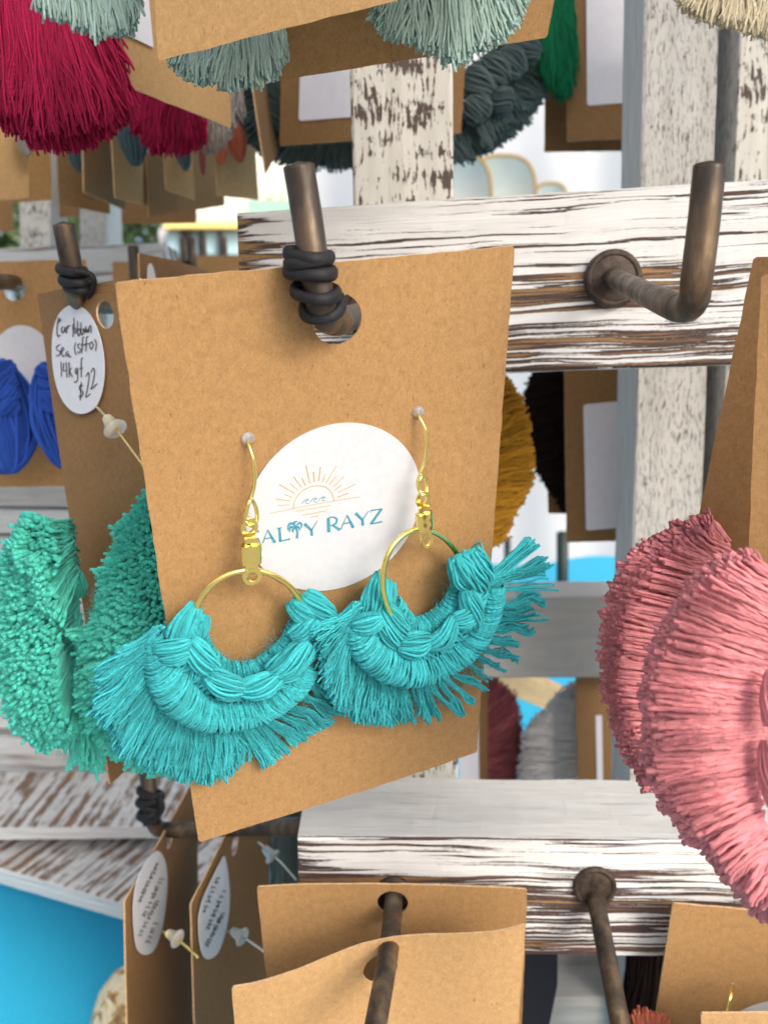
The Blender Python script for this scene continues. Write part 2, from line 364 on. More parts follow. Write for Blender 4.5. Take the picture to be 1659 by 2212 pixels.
def plank(name, p00, p10, p01, back, mats, parent, rb=.0012, nl=60, rough=.00018, seed=0, gap=0.0):
    """p00,p10 = ends of the front top edge, p01 = front bottom corner at the start; back = thickness vector away from the viewer.
    mats = [front, top/bottom, end]; grain runs p00->p10"""
    p00, p10, p01 = map(np.asarray, (p00, p10, p01)); L = np.linalg.norm(p10-p00); T = (p10-p00)/L
    Hv = p01-p00; H = np.linalg.norm(Hv); hv = Hv/H; D = np.linalg.norm(back); dv = back/D
    prof = []; pm = []
    def arc(c0, c1, a0, kind):
        for k in range(4):
            a = a0 + math.pi/2*k/3; prof.append((c0 + rb*math.cos(a), c1 + rb*math.sin(a))); pm.append(kind)
    # profile coordinates: (depth d, height h); front face d=0
    ns = 4
    arc(rb, rb, math.pi, 0)                                  # front top corner
    for k in range(1, ns): prof.append((rb + (D-2*rb)*k/ns, 0)); pm.append(1)
    arc(D-rb, rb, -math.pi/2, 1)
    for k in range(1, ns): prof.append((D, rb + (H-2*rb)*k/ns)); pm.append(1)
    arc(D-rb, H-rb, 0, 1)
    for k in range(1, ns): prof.append((D-rb - (D-2*rb)*k/ns, H)); pm.append(1)
    arc(rb, H-rb, math.pi/2, 1)
    for k in range(1, ns+2): prof.append((0, H-rb - (H-2*rb)*k/(ns+2))); pm.append(0)
    prof = np.array(prof); K = len(prof)
    q = np.vstack([prof, prof[:1]]); per = np.r_[0, np.cumsum(np.linalg.norm(np.diff(q, axis=0), axis=1))]
    rs = np.random.default_rng(seed)
    wob = np.cumsum(rs.normal(0, rough*.35, (nl+1, K)), 0); wob -= np.linspace(0, 1, nl+1)[:, None]*wob[-1]; wob = np.clip(wob, -rough*2.2, rough*2.2)
    cen = np.array([D/2, H/2]); dirn = nrm(prof - cen)
    V = []; uv = []
    for i in range(nl+1):
        s = L*i/nl; pr = prof + dirn*wob[i][:, None]
        V.append(p00 + T*s + pr[:, :1]*dv + pr[:, 1:]*hv); uv.append(np.stack([np.full(K, s), -prof[:, 1] + prof[:, 0]], 1))
    V = np.vstack(V); uv = np.vstack(uv)
    faces = []; fm = []
    for i in range(nl):
        for k in range(K):
            k2 = (k+1) % K; faces.append((i*K+k, i*K+k2, (i+1)*K+k2, (i+1)*K+k)); fm.append(0 if (prof[k][0]+prof[k2][0])/2 < rb*.6 else 1)
    faces.append(tuple(reversed(range(K)))); faces.append(tuple(range(nl*K, nl*K+K))); fm += [2, 2]
    return mesh(name, V, faces, mats, parent, uv=uv, fmat=fm, smooth_=False)
def fan(bag, roots, tipsA, tipsB=None, nclump=30, nper=12, r=.0003, S=8, K=5, conv=None, pos=None, spread=.35, tj=6, rj=4, dz=.002,
        bulge=0.0, droop=0.0, ply=None, flare=1.0, lenj=.12, wav=1.5, trange=(0, 1), tintb=.5, tvar=.9, drz=None):
    """strands from a root line to a tip line (or a tip patch between two lines). pos(x,y,z)->world; wav, tj, rj in picture units"""
    pos = pos or (lambda x, y, z: at(x, y, z))
    N = nclump*nper
    tc = (np.arange(nclump) + rng.uniform(.1, .9, nclump))/nclump; tc = trange[0] + tc*(trange[1]-trange[0])
    t = np.repeat(tc, nper); dt = rng.normal(0, 1, N)*spread/nclump
    tt = np.clip(t + dt*1.6, 0, 1); tr = np.clip(t + dt*.8 + rng.normal(0, .2/nclump, N), 0, 1)
    Rt = interp(roots, tr); TA = interp(tipsA, tt)
    s = rng.random(N) if tipsB is not None else None
    if tipsB is not None: TB = interp(tipsB, tt); T_ = TA*(1-s[:, None]) + TB*s[:, None]
    else: T_ = TA
    sc_ = 1 - np.abs(rng.normal(0, lenj, N)) + .03
    cl = np.repeat(rng.normal(0, tj*.5, (nclump, 2)), nper, 0)
    T_ = T_.copy(); T_[:, :2] += cl + rng.normal(0, tj, (N, 2)); T_[:, :2] = Rt[:, :2] + (T_[:, :2]-Rt[:, :2])*sc_[:, None]
    Rt = Rt.copy(); Rt[:, :2] += rng.normal(0, rj, (N, 2))
    layer = rng.uniform(-1, 1, N); T_[:, 2] += layer*dz; Rt[:, 2] += layer*(dz*.5 if drz is None else drz)
    ta = np.linspace(0, 1, S)[None, :, None]
    P = Rt[:, None, :]*(1-ta) + T_[:, None, :]*ta
    P[:, :, 2] -= bulge*np.sin(np.pi*ta[..., 0]**.8)*(1 + .3*layer[:, None])
    P[:, :, 1] += droop*(ta[..., 0]**2 - ta[..., 0])
    if wav:
        f1 = np.repeat(rng.uniform(.6, 1.6, nclump), nper)[:, None]; p1 = np.repeat(rng.random(nclump)*6.28, nper)[:, None] + rng.normal(0, .4, (N, 1))
        a1 = np.repeat(rng.normal(0, wav*1.6, nclump), nper)[:, None]; f2 = rng.uniform(1.5, 3, (N, 1)); p2 = rng.random((N, 1))*6.28; a2 = rng.normal(0, wav*.55, (N, 1))
        d = nrm(T_[:, :2]-Rt[:, :2]); pn = np.stack([-d[:, 1], d[:, 0]], 1)
        o = (a1*np.sin(f1*6.28*ta[..., 0] + p1) + a2*np.sin(f2*6.28*ta[..., 0]+p2))*ta[..., 0]**.7
        P[:, :, 0] += pn[:, :1]*o; P[:, :, 1] += pn[:, 1:]*o
    Wd = pos(P[..., 0], P[..., 1], P[..., 2])
    rad = r*(.85 + .3*rng.random((N, 1)))*np.ones((1, S)); rad[:, -1] *= flare; rad[:, -2] *= 1 + (flare-1)*.35
    tint = np.clip(tintb + (np.repeat(rng.random(nclump), nper)-.5)*.35 + (rng.random(N)-.5)*tvar, 0, 1)
    V, q, uv, t_ = tubes(Wd, rad, K=K, ply=ply, tint=tint)
    bag.add(V, q, uv, t_)
def fuzz(bag, roots, tips, n=200, r=.00003, pos=None, L=16, z=None):
    """fine stray hairs standing off a surface"""
    pos = pos or (lambda x, y, zz: at(x, y, zz)); t = rng.random(n); s = rng.random(n)[:, None]
    B0 = interp(roots, t)*(1-s) + interp(tips, t)*s; S = 6; a = rng.random((n, 1))*6.28; ta = np.linspace(0, 1, S)[None]
    l = rng.uniform(.4, 1.3, (n, 1))*L; cu = rng.normal(0, 2.2, (n, 1)); ang = a + cu*ta
    X = B0[:, :1] + np.cumsum(np.cos(ang), 1)*l/S; Y = B0[:, 1:2] + np.cumsum(np.sin(ang), 1)*l/S; Z = B0[:, 2:3] - ta*.0012*rng.uniform(.2, 1.6, (n, 1)) - .0004
    V, q, uv, t_ = tubes(pos(X, Y, Z), r, K=3, tint=.85, cap=False); bag.add(V, q, uv, t_)
def bundle(bag, p0, p1, width, hgt, n=16, r=.0003, pos=None, twist=1.0, S=12, K=5, arch=.0015, ply=None, depth=.62, frame=None, curve=0.0, endw=.5):
    """a leaf-shaped knot loop of parallel strands; p0,p1 (x,y,h) picture points + height, width in picture units"""
    c0 = pos(*p0); c1 = pos(*p1); ax = nrm(c1-c0); Nn = frame; side = nrm(np.cross(ax, Nn)); L = np.linalg.norm(c1-c0)
    wm = np.linalg.norm(pos((p0[0]+p1[0])/2+width, (p0[1]+p1[1])/2, p0[2]) - pos((p0[0]+p1[0])/2, (p0[1]+p1[1])/2, p0[2]))/2
    t = np.linspace(0, 1, S); prof = endw + (1-endw)*np.sin(np.pi*np.clip(t, 0, 1))**.75
    cen = c0[None]*(1-t[:, None]) + c1[None]*t[:, None] + (arch*.6*np.sin(np.pi*t))[:, None]*Nn + side*(curve*L*np.sin(np.pi*t))[:, None]
    # solid core so nothing shows through
    V, q, uv, t_ = tubes(cen, wm*prof*.82, K=10, tint=.25, ref=Nn, ell=(1, depth)); bag.add(V, q, uv, t_)
    P = []
    for i in range(n):
        a = np.pi*(-.15 + 1.3*i/(n-1)) + rng.normal(0, .04); aa = a + twist*(t-.5)
        P.append(cen + (wm*prof*np.cos(aa))[:, None]*side + (wm*prof*depth*np.sin(aa))[:, None]*Nn)
    P = np.array(P); jw = wm*.075; P = P + (jw*np.sin(np.linspace(0, 1, S)[None]*rng.uniform(3, 9, (n, 1)) + rng.random((n, 1))*6.28))[..., None]*side + (jw*rng.normal(0, 1, (n, 1))*np.ones((1, S)))[..., None]*Nn
    V, q, uv, t_ = tubes(P, r*(.9+.25*rng.random((n, 1)))*np.ones((1, S)), K=K, ply=ply, tint=np.clip(.5+(rng.random(n)-.5)*.8, 0, 1)); bag.add(V, q, uv, t_)
def wrapridge(bag, path, rpx, n, r=.0003, pos=None, Nn=None, tilt=.25, K=5, hs=.85, seg=14, h=None, ply=None, jit=.12):
    """yarn wound round a cord that follows path (x,y,h)"""
    path = smooth(path, 60); W = np.array([pos(*p) for p in path]); T = nrm(np.gradient(W, axis=0)); Rd = nrm(np.cross(T, Nn))
    rp = np.interp(np.linspace(0, 1, 60), np.linspace(0, 1, len(rpx)), rpx)
    sc0 = np.linalg.norm(pos(path[30][0]+1, path[30][1], path[30][2]) - pos(*path[30])); rw = rp*sc0
    V, q, uv, t_ = tubes(W, rw*.86, K=12, tint=.2, ref=Nn, ell=(1, hs)); bag.add(V, q, uv, t_)
    ii = np.linspace(0, 59, n) + rng.normal(0, .12, n); ii = np.clip(ii, 0, 59)
    g = lambda X: np.stack([np.interp(ii, np.arange(60), X[:, k]) for k in range(3)], -1)
    c, Tt, Rr = g(W), g(T), nrm(g(Rd)); rr = np.interp(ii, np.arange(60), rw)*(1+rng.normal(0, .035, n))
    a = np.linspace(0, 2*np.pi, seg, endpoint=False); tl = (tilt + rng.normal(0, jit, n))[:, None]
    P = c[:, None] + rr[:, None, None]*(np.cos(a)[None, :, None]*Rr[:, None] + hs*np.sin(a)[None, :, None]*Nn) + (rr[:, None]*tl*np.cos(a)[None])[..., None]*Tt[:, None]
    P += (rr[:, None]*.05*rng.normal(0, 1, (n, 1))*np.sin(a*2)[None])[..., None]*Tt[:, None]
    V, q, uv, t_ = tubes(P, r, K=K, closed=True, tint=np.clip(.5+(rng.random(n)-.5)*.8, 0, 1), ref=Tt[:, None, :]*np.ones((1, seg, 1)), ply=ply); bag.add(V, q, uv, t_)
def annulus(bag, c, N, r0, r1, th, n=28, sx=None, sc_=(1, 1)):
    N = nrm(N); X = nrm(np.cross(N, [0, 0, 1.0])) if sx is None else nrm(sx - N*(sx@N)); Y = np.cross(N, X)
    a = np.linspace(0, 2*np.pi, n, endpoint=False); prof = [(r0, th/2), (r0+.15*(r1-r0), th*.62), (r1-.15*(r1-r0), th*.62), (r1, th*.25), (r1, -th/2), (r0, -th/2)]
    V = np.array([[c + (p[0]*math.cos(x)*sc_[0])*X + (p[0]*math.sin(x)*sc_[1])*Y + p[1]*N for p in prof] for x in a]).reshape(-1, 3); K = len(prof)
    q = [(i*K+k, i*K+(k+1) % K, ((i+1) % n)*K+(k+1) % K, ((i+1) % n)*K+k) for i in range(n) for k in range(K)]
    bag.add(V, np.array(q))
def boxw(bag, c, X, Y, Z):
    s = [(-1,-1,-1),(1,-1,-1),(1,1,-1),(-1,1,-1),(-1,-1,1),(1,-1,1),(1,1,1),(-1,1,1)]
    V = [c + a*X + b*Y + d*Z for a, b, d in s]
    bag.add(np.array(V), np.array([(0,3,2,1),(4,5,6,7),(0,1,5,4),(1,2,6,5),(2,3,7,6),(3,0,4,7)]))
def lathe(name, c, ax, prof, mat, parent, n=24):
    ax = nrm(ax); X = nrm(np.cross(ax, [.3, .2, .93])); Y = np.cross(ax, X); a = np.linspace(0, 2*np.pi, n, endpoint=False); K = len(prof)
    V = np.array([[c + p[1]*ax + p[0]*(math.cos(x)*X + math.sin(x)*Y) for p in prof] for x in a]).reshape(-1, 3)
    q = [(i*K+k, i*K+k+1, ((i+1) % n)*K+k+1, ((i+1) % n)*K+k) for i in range(n) for k in range(K-1)]
    return mesh(name, V, np.array(q), mat, parent)
STOP = [(.0001, .0052), (.0009, .0051), (.0013, .0046), (.0016, .003), (.0019, .0012), (.0028, .0008), (.0031, .0003), (.0028, -.0001), (.0015, -.0002), (.0001, 0)]
DOWN = np.array([0, 0, -1.0]); BACK = np.array([0, 1.0, 0])
def vz(y, d): return d / (math.cos(PITCH) - ((y - H0/2)/F)*math.sin(PITCH))
def vat(x, y, d): return at(x, y, vz(y, d))
# ================================================================== THE SETTING
pave = mesh('ground', [(-60, -40, 0), (60, -40, 0), (60, 160, 0), (-60, 160, 0)], [(0, 1, 2, 3)], plain('pavement', (.30, .29, .27), .9, ns=3, nv=.2), smooth_=False); pave['kind'] = 'structure'
# blue cloth-covered table under and behind the rack
TB = 1.40 - .30
def table():
    t = thing('display_table', (0, .7, 0), 'long table under a plain bright blue cloth, below and behind the display rack', 'table')
    xs = np.linspace(-.9, 1.1, 90); fr = .27; V = []; fc = []
    out = [(x, fr) for x in xs] + [(1.1, y) for y in np.linspace(0, 1.25, 20)[1:]] + [(x, 1.25 + .035*math.sin(x*22)) for x in xs[::-1][1:]]
    V = [(x, y, TB) for x, y in out] + [(x*1.01, y*1.0 + (.02 if y > .5 else -.02), TB-.55 + .01*math.sin(x*70)) for x, y in out]; n = len(out)
    fc = [tuple(range(n))] + [(i, i+n, (i+1) % n+n, (i+1) % n) for i in range(n)]
    m, tt, b = newmat('blue_cloth'); c = N_(tt, 'ShaderNodeTexCoord').outputs['Object']
    k = ramp(tt, noise(tt, c, 900, 3), [(.3, (.02, .42, .66)), (.7, (.03, .52, .80))]); tt.links.new(k, b.inputs['Base Color']); b.inputs['Roughness'].default_value = .75
    bump(tt, b, noise(tt, c, 1200, 2), .2, .0004)
    mesh('tablecloth', V, fc, m, t, smooth_=False)
    for lx, ly in ((-.8, .4), (1.0, .4), (-.8, 1.15), (1.0, 1.15)):
        V, q, uv, ti = tubes(np.array([[lx, ly, TB-.02], [lx, ly, .0]]), .02, K=10); mesh('leg', V, q, M['silver'], t)
table()
# the stall's canopy, out of view; blocks top light, extent and translucency tuned for that
def canopy():
    t = thing('unseen_canopy_roof', (0.2, .9, 2.25), 'unseen white canvas canopy roof over the market stall', 'canopy'); V = []; n = 24
    for j in range(n+1):
        for i in range(n+1):
            x = -1.9 + 3.2*i/n; y = -.75 + 1.8*j/n; V.append((x, y, 2.25 + .55*(1-abs(2*i/n-1))*(1-abs(2*j/n-1)) - .02*math.sin(i*1.3)*math.sin(j*1.1)))
    f = [(j*(n+1)+i, j*(n+1)+i+1, (j+1)*(n+1)+i+1, (j+1)*(n+1)+i) for j in range(n) for i in range(n)]
    m, tt, b = newmat('canopy_cloth'); b.inputs['Base Color'].default_value = (.7, .7, .68, 1); b.inputs['Roughness'].default_value = .8
    tr = N_(tt, 'ShaderNodeBsdfTranslucent'); tr.inputs[0].default_value = (.85, .85, .82, 1); ms = N_(tt, 'ShaderNodeMixShader'); ms.inputs[0].default_value = .5
    tt.links.new(b.outputs[0], ms.inputs[1]); tt.links.new(tr.outputs[0], ms.inputs[2]); tt.links.new(ms.outputs[0], tt.nodes['Material Output'].inputs[0])
    mesh('roof_cloth', V, f, m, t)
    for x, y in ((-1.88, -.73), (1.28, 1.04), (-1.88, 1.04)):
        Vv, q, uv, ti = tubes(np.array([[x, y, 0], [x, y, 2.27]]), .018, K=10); mesh('pole', Vv, q, M['silver'], t)
canopy()
# white tent wall and things far behind
def clothwall(name, x0, x1, z, ytop, ybot, col, label, cat, folds=26, amp=.012, seed=1):
    n = 140; m_ = 6; xs = np.linspace(x0, x1, n); V = []
    for j in range(m_+1):
        y = ytop + (ybot-ytop)*j/m_
        for i, x in enumerate(xs):
            V.append(at(x, y, vz(y, z) + amp*math.sin(i*folds/n*2+seed)*(.5+.5*math.sin(i*.13+j*.3))))
    f = [(j*n+i, j*n+i+1, (j+1)*n+i+1, (j+1)*n+i) for j in range(m_) for i in range(n-1)]
    V = np.array(V)
    m, tt, b = newmat(name+'_cloth'); b.inputs['Base Color'].default_value = (*col, 1); b.inputs['Roughness'].default_value = .8
    tr = N_(tt, 'ShaderNodeBsdfTranslucent'); tr.inputs[0].default_value = (.97, .97, .95, 1); ms = N_(tt, 'ShaderNodeMixShader'); ms.inputs[0].default_value = .5
    tt.links.new(b.outputs[0], ms.inputs[1]); tt.links.new(tr.outputs[0], ms.inputs[2]); tt.links.new(ms.outputs[0], tt.nodes['Material Output'].inputs[0])
    o = mesh(name, V, f, m, smooth_=True); tag(o, label, cat); return o
clothwall('tent_wall', 676, 2300, 1.62, -900, 1330, (.95, .95, .94), 'white canvas tent wall behind the display rack', 'tent wall')
def far_building():
    t = thing('building', at(520, 480, 7.0), 'pale cream building wall with light green window, blurred beyond the market', 'building')
    P = lambda x, y, z=7.0: at(x, y, vz(y, z))
    b = Bag()
    def quad(x0, y0, x1, y1, z, th=.3):
        c = (P(x0, y0, z)+P(x1, y1, z)+P(x0, y1, z)+P(x1, y0, z))/4 + BACK*th/2; hx = (P(x1, y0, z)-P(x0, y0, z))[0]/2; hz = abs((P(x0, y1, z)-P(x0, y0, z))[2])/2
        bb = Bag(); boxw(bb, c, np.array([hx, 0, 0]), np.array([0, th/2, 0]), np.array([0, 0, hz])); return bb
    quad(395, 120, 1000, 640, 7.2).build('wall', plain('cream_render', (.75, .74, .62), .8, ns=4, nv=.08), t, smooth_=False)
    quad(535, 432, 640, 462, 7.0, .1).build('window', plain('green_glass', (.30, .46, .40), .3), t, smooth_=False)
    for x in (560, 590, 615): quad(x, 395, x+7, 440, 7.05, .1).build('pilaster', plain('cream_trim', (.72, .70, .55), .8), t, smooth_=False)
    quad(360, 462, 640, 478, 6.95, .15).build('ledge', plain('grey_ledge', (.55, .55, .50), .8), t, smooth_=False)
    v = thing('parked_bus', at(440, 520, 5.5), 'blurred vehicle with yellow roof edge and pale blue windows between dark pillars', 'bus')
    quad(352, 478, 560, 492, 5.4).build('roof', plain('yellow_roof', (.85, .66, .22), .5), v, smooth_=False)
    quad(345, 494, 560, 640, 5.6, 1.2).build('body', plain('bus_body', (.55, .56, .55), .5), v, smooth_=False)
    for x0, x1 in ((362, 388), (413, 428), (436, 470), (478, 520)): quad(x0, 500, x1, 548, 5.5, .06).build('window', plain('blue_glass', (.42, .62, .66), .15), v, smooth_=False)
    for x0 in (390, 405, 429, 471): quad(x0, 494, x0+8, 560, 5.45, .08).build('pillar', plain('dark_pillar', (.05, .045, .04), .5), v, smooth_=False)
far_building()
def tree(name, cx, cy, z, wx, wy, label, n=2600):
    t = thing(name, vat(cx, cy, z), label, 'tree'); c = vat(cx, cy, z); s = z/F
    g = rng.normal(0, 1, (n, 3)); g = g/np.linalg.norm(g, axis=1)[:, None]*rng.random((n, 1))**.4
    cl = nrm(rng.normal(0, 1, (26, 3)))*.8; k = rng.integers(0, 26, n); g = g*.45 + cl[k]*.6
    P = c + g*np.array([wx*s, wx*s*.7, wy*s]); sz = .018*z*.5
    a = nrm(rng.normal(0, 1, (n, 3))); b = nrm(np.cross(a, rng.normal(0, 1, (n, 3)))); V = np.stack([P-a*sz, P+b*sz*.5, P+a*sz, P-b*sz*.5], 1).reshape(-1, 3)
    q = np.arange(n*4).reshape(-1, 4); m, tt, bb = newmat(name+'_leaf'); at_ = N_(tt, 'ShaderNodeAttribute', attribute_name='tint')
    kk = ramp(tt, at_.outputs['Fac'], [(0, (.02, .05, .018)), (1, (.10, .17, .05))]); tt.links.new(kk, bb.inputs['Base Color']); bb.inputs['Roughness'].default_value = .5
    mesh('foliage', V, q, m, t, tint=np.repeat(rng.random(n), 4), smooth_=False, kind='stuff')
    V, q, uv, ti = tubes(np.array([c - np.array([0, 0, wy*s*.2]), [c[0], c[1], c[2]*.5], [c[0], c[1], 0]]), [.10, .14, .2], K=8); mesh('trunk', V, q, plain(name+'_bark', (.12, .08, .05), .9), t)
tree('background_tree', 120, 520, 9.0, 330, 150, 'dark green tree seen between the left rack posts')
tree('background_tree', 560, 330, 9.5, 90, 120, 'light green tree glimpsed right of the row of cards')
# backdrop cream seats
def seat_(x, y, w, h, z, label, grp='cream cushions behind the tent wall gap'):
    o = thing('cushion', vat(x, y, z), label, 'cushion', None); a = np.linspace(0, np.pi, 16); s = z/F; c = vat(x, y, z)
    out = [(math.copysign(abs(math.cos(t))**.7, math.cos(t))*w*s, math.sin(t)**.6*h*s) for t in a]
    V = [c+np.array([u, -.02, v]) for u, v in out]; V2 = [c+np.array([u, .10, v]) for u, v in out]; n = len(out)
    mesh('cover', V+V2, [tuple(range(n)), tuple(reversed(range(n, 2*n)))]+[(i, i+1, i+1+n, i+n) for i in range(n-1)], M_cream, o)
    V, q, uv, ti = tubes(np.array(V), .0026, K=8); mesh('piping', V, q, M_tan, o)
M_cream = plain('cream_canvas', (.82, .80, .72), .8, ns=40, nv=.05); M_tan = plain('tan_piping', (.72, .45, .20), .6)
seat_(975, 455, 78, 105, 1.05, 'cream cushion with tan piping, leftmost of three above the upper rail')
seat_(1080, 455, 68, 100, 1.12, 'cream cushion with tan piping, middle of three above the upper rail')
seat_(1182, 452, 34, 45, 1.2, 'small cream cushion with tan piping, rightmost of three above the upper rail')

# ================================================================== THE DISPLAY RACK
rack = thing('display_rack', vat(900, 2212, .3), 'distressed white painted wooden display rack with bronze pegs, holding the earring cards', 'display rack')
WF, WL, WT, WC, WW, WG, WE = (M[k] for k in ('wood_front', 'wood_low', 'wood_top', 'wood_chip', 'wood_worn', 'wood_grey', 'wood_cut'))
p0 = at(512, 458, .235); p1 = at(1760, 379, .214)
plank('rail', p0, p1, p0 + DOWN*.0495, BACK*.034, [WF, WT, WE], rack, seed=1, nl=90)
q0 = at(643, 1807, .235); q1 = at(1790, 1820, .2345)
plank('rail', q0, q1, q0 + DOWN*.0385, BACK*.036, [WL, WT, WE], rack, seed=2, nl=90)
def post(x0, y0, x1, y1, d, w, th, mats, parent, seed, name='post'):
    a = vat(x0, y0, d); b = vat(x1, y1, d); T = nrm(b-a); right = nrm(np.cross(T, BACK)); right = right*np.sign(right[0])
    return plank(name, a, b, a + right*w, nrm(np.cross(T, right))*np.sign(np.cross(T, right)[1])*th, mats, parent, seed=seed, nl=70)
post(744, -250, 806, 1900, .272, .0325, .030, [WC, WC, WE], rack, 3)
post(1398, -250, 1345, 2400, .305, .0262, .026, [WW, WT, WE], rack, 4)
post(1612, -250, 1500, 2400, .300, .030, .026, [WC, WW, WE], rack, 5)
post(1200, 1950, 1218, 2500, .335, .030, .02, [WG, WG, WE], rack, 6)
plank('base_board', (.03, .315, TB+.022), (.34, .315, TB+.022), (.03, .315, TB+.003), BACK*.11, [WG, WG, WE], rack, seed=8)
r0 = vat(880, 1291, .375); r1 = vat(1560, 1288, .375)
plank('rail', r0, r1, r0 + DOWN*.0415, BACK*.03, [WG, WG, WE], rack, seed=7)
RB = .00265
def peg(pts, parent, washer=None, r=RB, wr=.0072):
    P = []
    pts = [np.array(p, float) for p in pts]; P3 = [A(p) for p in pts]
    rod_ = rod('peg', P3, r, M['bronze'], parent, K=16, n=60)
    if washer is not None:
        c = A(washer[:3]); b = Bag(); nn = washer[3]; annulus(b, c, nn, .0001, wr, .0014, sx=np.array([1.0, 0, 0])); annulus(b, c - nn*.0002, nn, wr*.86, wr*1.12, .0022, sx=np.array([1.0, 0, 0]))
        b.build('washer', plain('dark_bronze_disc', (.055, .038, .028), .6, .35, ns=500, nv=.6, bs=.0004), rod_)
    return rod_
FN = -BACK
peg([(645, 358, .1335), (662, 460, .1350), (683, 600, .1365), (697, 668, .1385), (712, 690, .143), (745, 690, .155), (795, 668, .2335)], rack, (797, 668, .2330, FN))
peg([(1533, 356, .131), (1520, 480, .1325), (1505, 600, .1345), (1499, 645, .137), (1478, 665, .143), (1430, 650, .157), (1322, 598, .2245)], rack, (1325, 601, .2238, FN))
peg([(1283, 1915, .2405), (1295, 1985, .231), (1346, 2245, .205), (1372, 2380, .193)], rack, (1284, 1916, .2372, FN), wr=.0058)
peg([(851, 1936, .2405), (849, 1960, .2265), (843, 2030, .210), (829, 2120, .1965), (806, 2245, .183), (790, 2340, .175)], rack, (851, 1934, .2376, FN), wr=.0052)
pegC = peg([(138, 484, .212), (148, 540, .214), (160, 600, .217), (164, 632, .220), (176, 650, .225), (230, 657, .240), (330, 652, .285), (520, 640, .262)], rack, r=.0029)
pegD = peg([(318, 1668, .300), (322, 1720, .298), (327, 1760, .298), (336, 1784, .299), (360, 1793, .301), (500, 1790, .292), (660, 1786, .262)], rack, r=.0029)
peg([(288, 533, .37), (293, 600, .37), (302, 640, .375), (360, 650, .36)], rack)
for x, y, z in ((396, 516, .60), (412, 514, .56), (436, 508, .62), (482, 512, .66)):
    peg([(x, y, z), (x+4, y+60, z), (x+7, y+100, z), (x+30, y+108, z-.02)], rack, r=.0030)

def bandloop(bag, x, y, z, rx, ry, zr, r, ph=0.0, n=40, tw=0.0, el=(1, 1.35)):
    a = np.linspace(0, 2*np.pi, n, endpoint=False)
    P = at(x + rx*np.cos(a), y + ry*np.sin(a) + tw*np.cos(a), z - zr*np.sin(a) + .0002*np.sin(3*a+ph))
    V, q, uv, t = tubes(P, r*(1+.1*np.sin(a*2+ph)), K=10, closed=True, ell=el, ref=np.array([0, .2, 1.0])); bag.add(V, q, uv, t)
def rubber(loops, label, extra=None):
    b = Bag()
    for l in loops: bandloop(b, *l[:7], *((l[7]+.7,) if len(l) > 7 else ()), *l[8:])
    if extra is not None:
        V, q, uv, t = tubes(smooth([A(p) for p in extra], 24), .0009, K=8); b.add(V, q, uv, t)
    o = b.build('rubber_band', M['rubber']); return tag(o, label, 'rubber band', 'black rubber bands wound on the pegs')
rubber([(667, 551, .1362, 46, 6, .0040, .00085, 0, 40, 5), (668, 562, .1362, 47, 5, .0040, .0008, 2, 40, -7), (670, 587, .1368, 49, 6, .0040, .0009, 1, 40, 2), (682, 630, .1372, 47, 16, .0036, .0008, 0, 40, 3), (697, 662, .1395, 42, 27, .0026, .0008, 1, 40, -6)],
       'thick black rubber band wound round the peg that carries the front turquoise earring card')
rubber([(155, 583, .2162, 28, 4, .0040, .0010, 0, 40, 3), (160, 606, .2170, 27, 5, .0040, .0010, 1, 40, 2), (166, 620, .2180, 25, 7, .0036, .0009, 0, 40, 3)],
       'black rubber band knotted on the peg at the far left above the handwritten oval sticker', extra=[(160, 585, .211), (190, 590, .213), (202, 603, .214), (200, 622, .216), (190, 640, .219)])
rubber([(325, 1714, .298, 25, 7, .0040, .0011, 0, 40, 5), (324, 1728, .298, 26, 7, .0040, .0011, 1, 40, -7), (325, 1742, .298, 24, 8, .0040, .0010, 2, 40, 6), (322, 1756, .298, 22, 9, .0040, .0011, 0, 40, -8), (322, 1768, .298, 20, 8, .0036, .0010, 1, 40, 4)],
       'black rubber band on the low peg beneath the turquoise fringe', extra=[(345, 1722, .292), (352, 1745, .292), (340, 1765, .294), (312, 1782, .295)])
for x, y, z, l in ((404, 574, .555, 'left'), (486, 572, .655, 'right')):
    rubber([(x, y, z, 13, 5, .006, .002, 0, 24, 2), (x-1, y+6, z, 14, 5, .006, .002, 1, 24, -2)], 'blurred black rubber band on a far peg, the %s one of two' % l)

# left neighbouring rack, blurred
rackL = thing('display_rack', vat(150, 1800, .5), 'second whitewashed wooden rack standing behind at the left edge', 'display rack')
WB = M['wood_far']; WX = wood('cross_sawn_board', .47, 260, 14, white=(.62, .62, .61), dens=.5, crack=.4, seed=7.9, tan=.6, dark=(.17, .11, .08), soft=.05)
l0 = vat(-160, 541, .50); l1 = vat(352, 524, .47); plank('rail', l0, l1, l0 + DOWN*.021, BACK*.03, [WB, WB, WE], rackL, seed=11)
post(40, -150, 44, 1900, .535, .0195, .03, [WC, WT, WE], rackL, 12); post(171, -150, 172, 1200, .535, .018, .03, [WW, WT, WE], rackL, 13)
for k, (ya, yb, m_) in enumerate(((1046, 1092, WG), (1098, 1150, WT), (1156, 1260, WB), (1266, 1370, WB), (1376, 1475, WB), (1481, 1580, WB), (1586, 1700, WB))):
    a = vat(-160, ya, .46+.0006*k); b = vat(330, ya+6, .46+.0006*k); e = vat(-160, yb, .46+.0006*k); plank('slat', a, b, e, BACK*.012, [m_, m_, WE], rackL, seed=20+k)
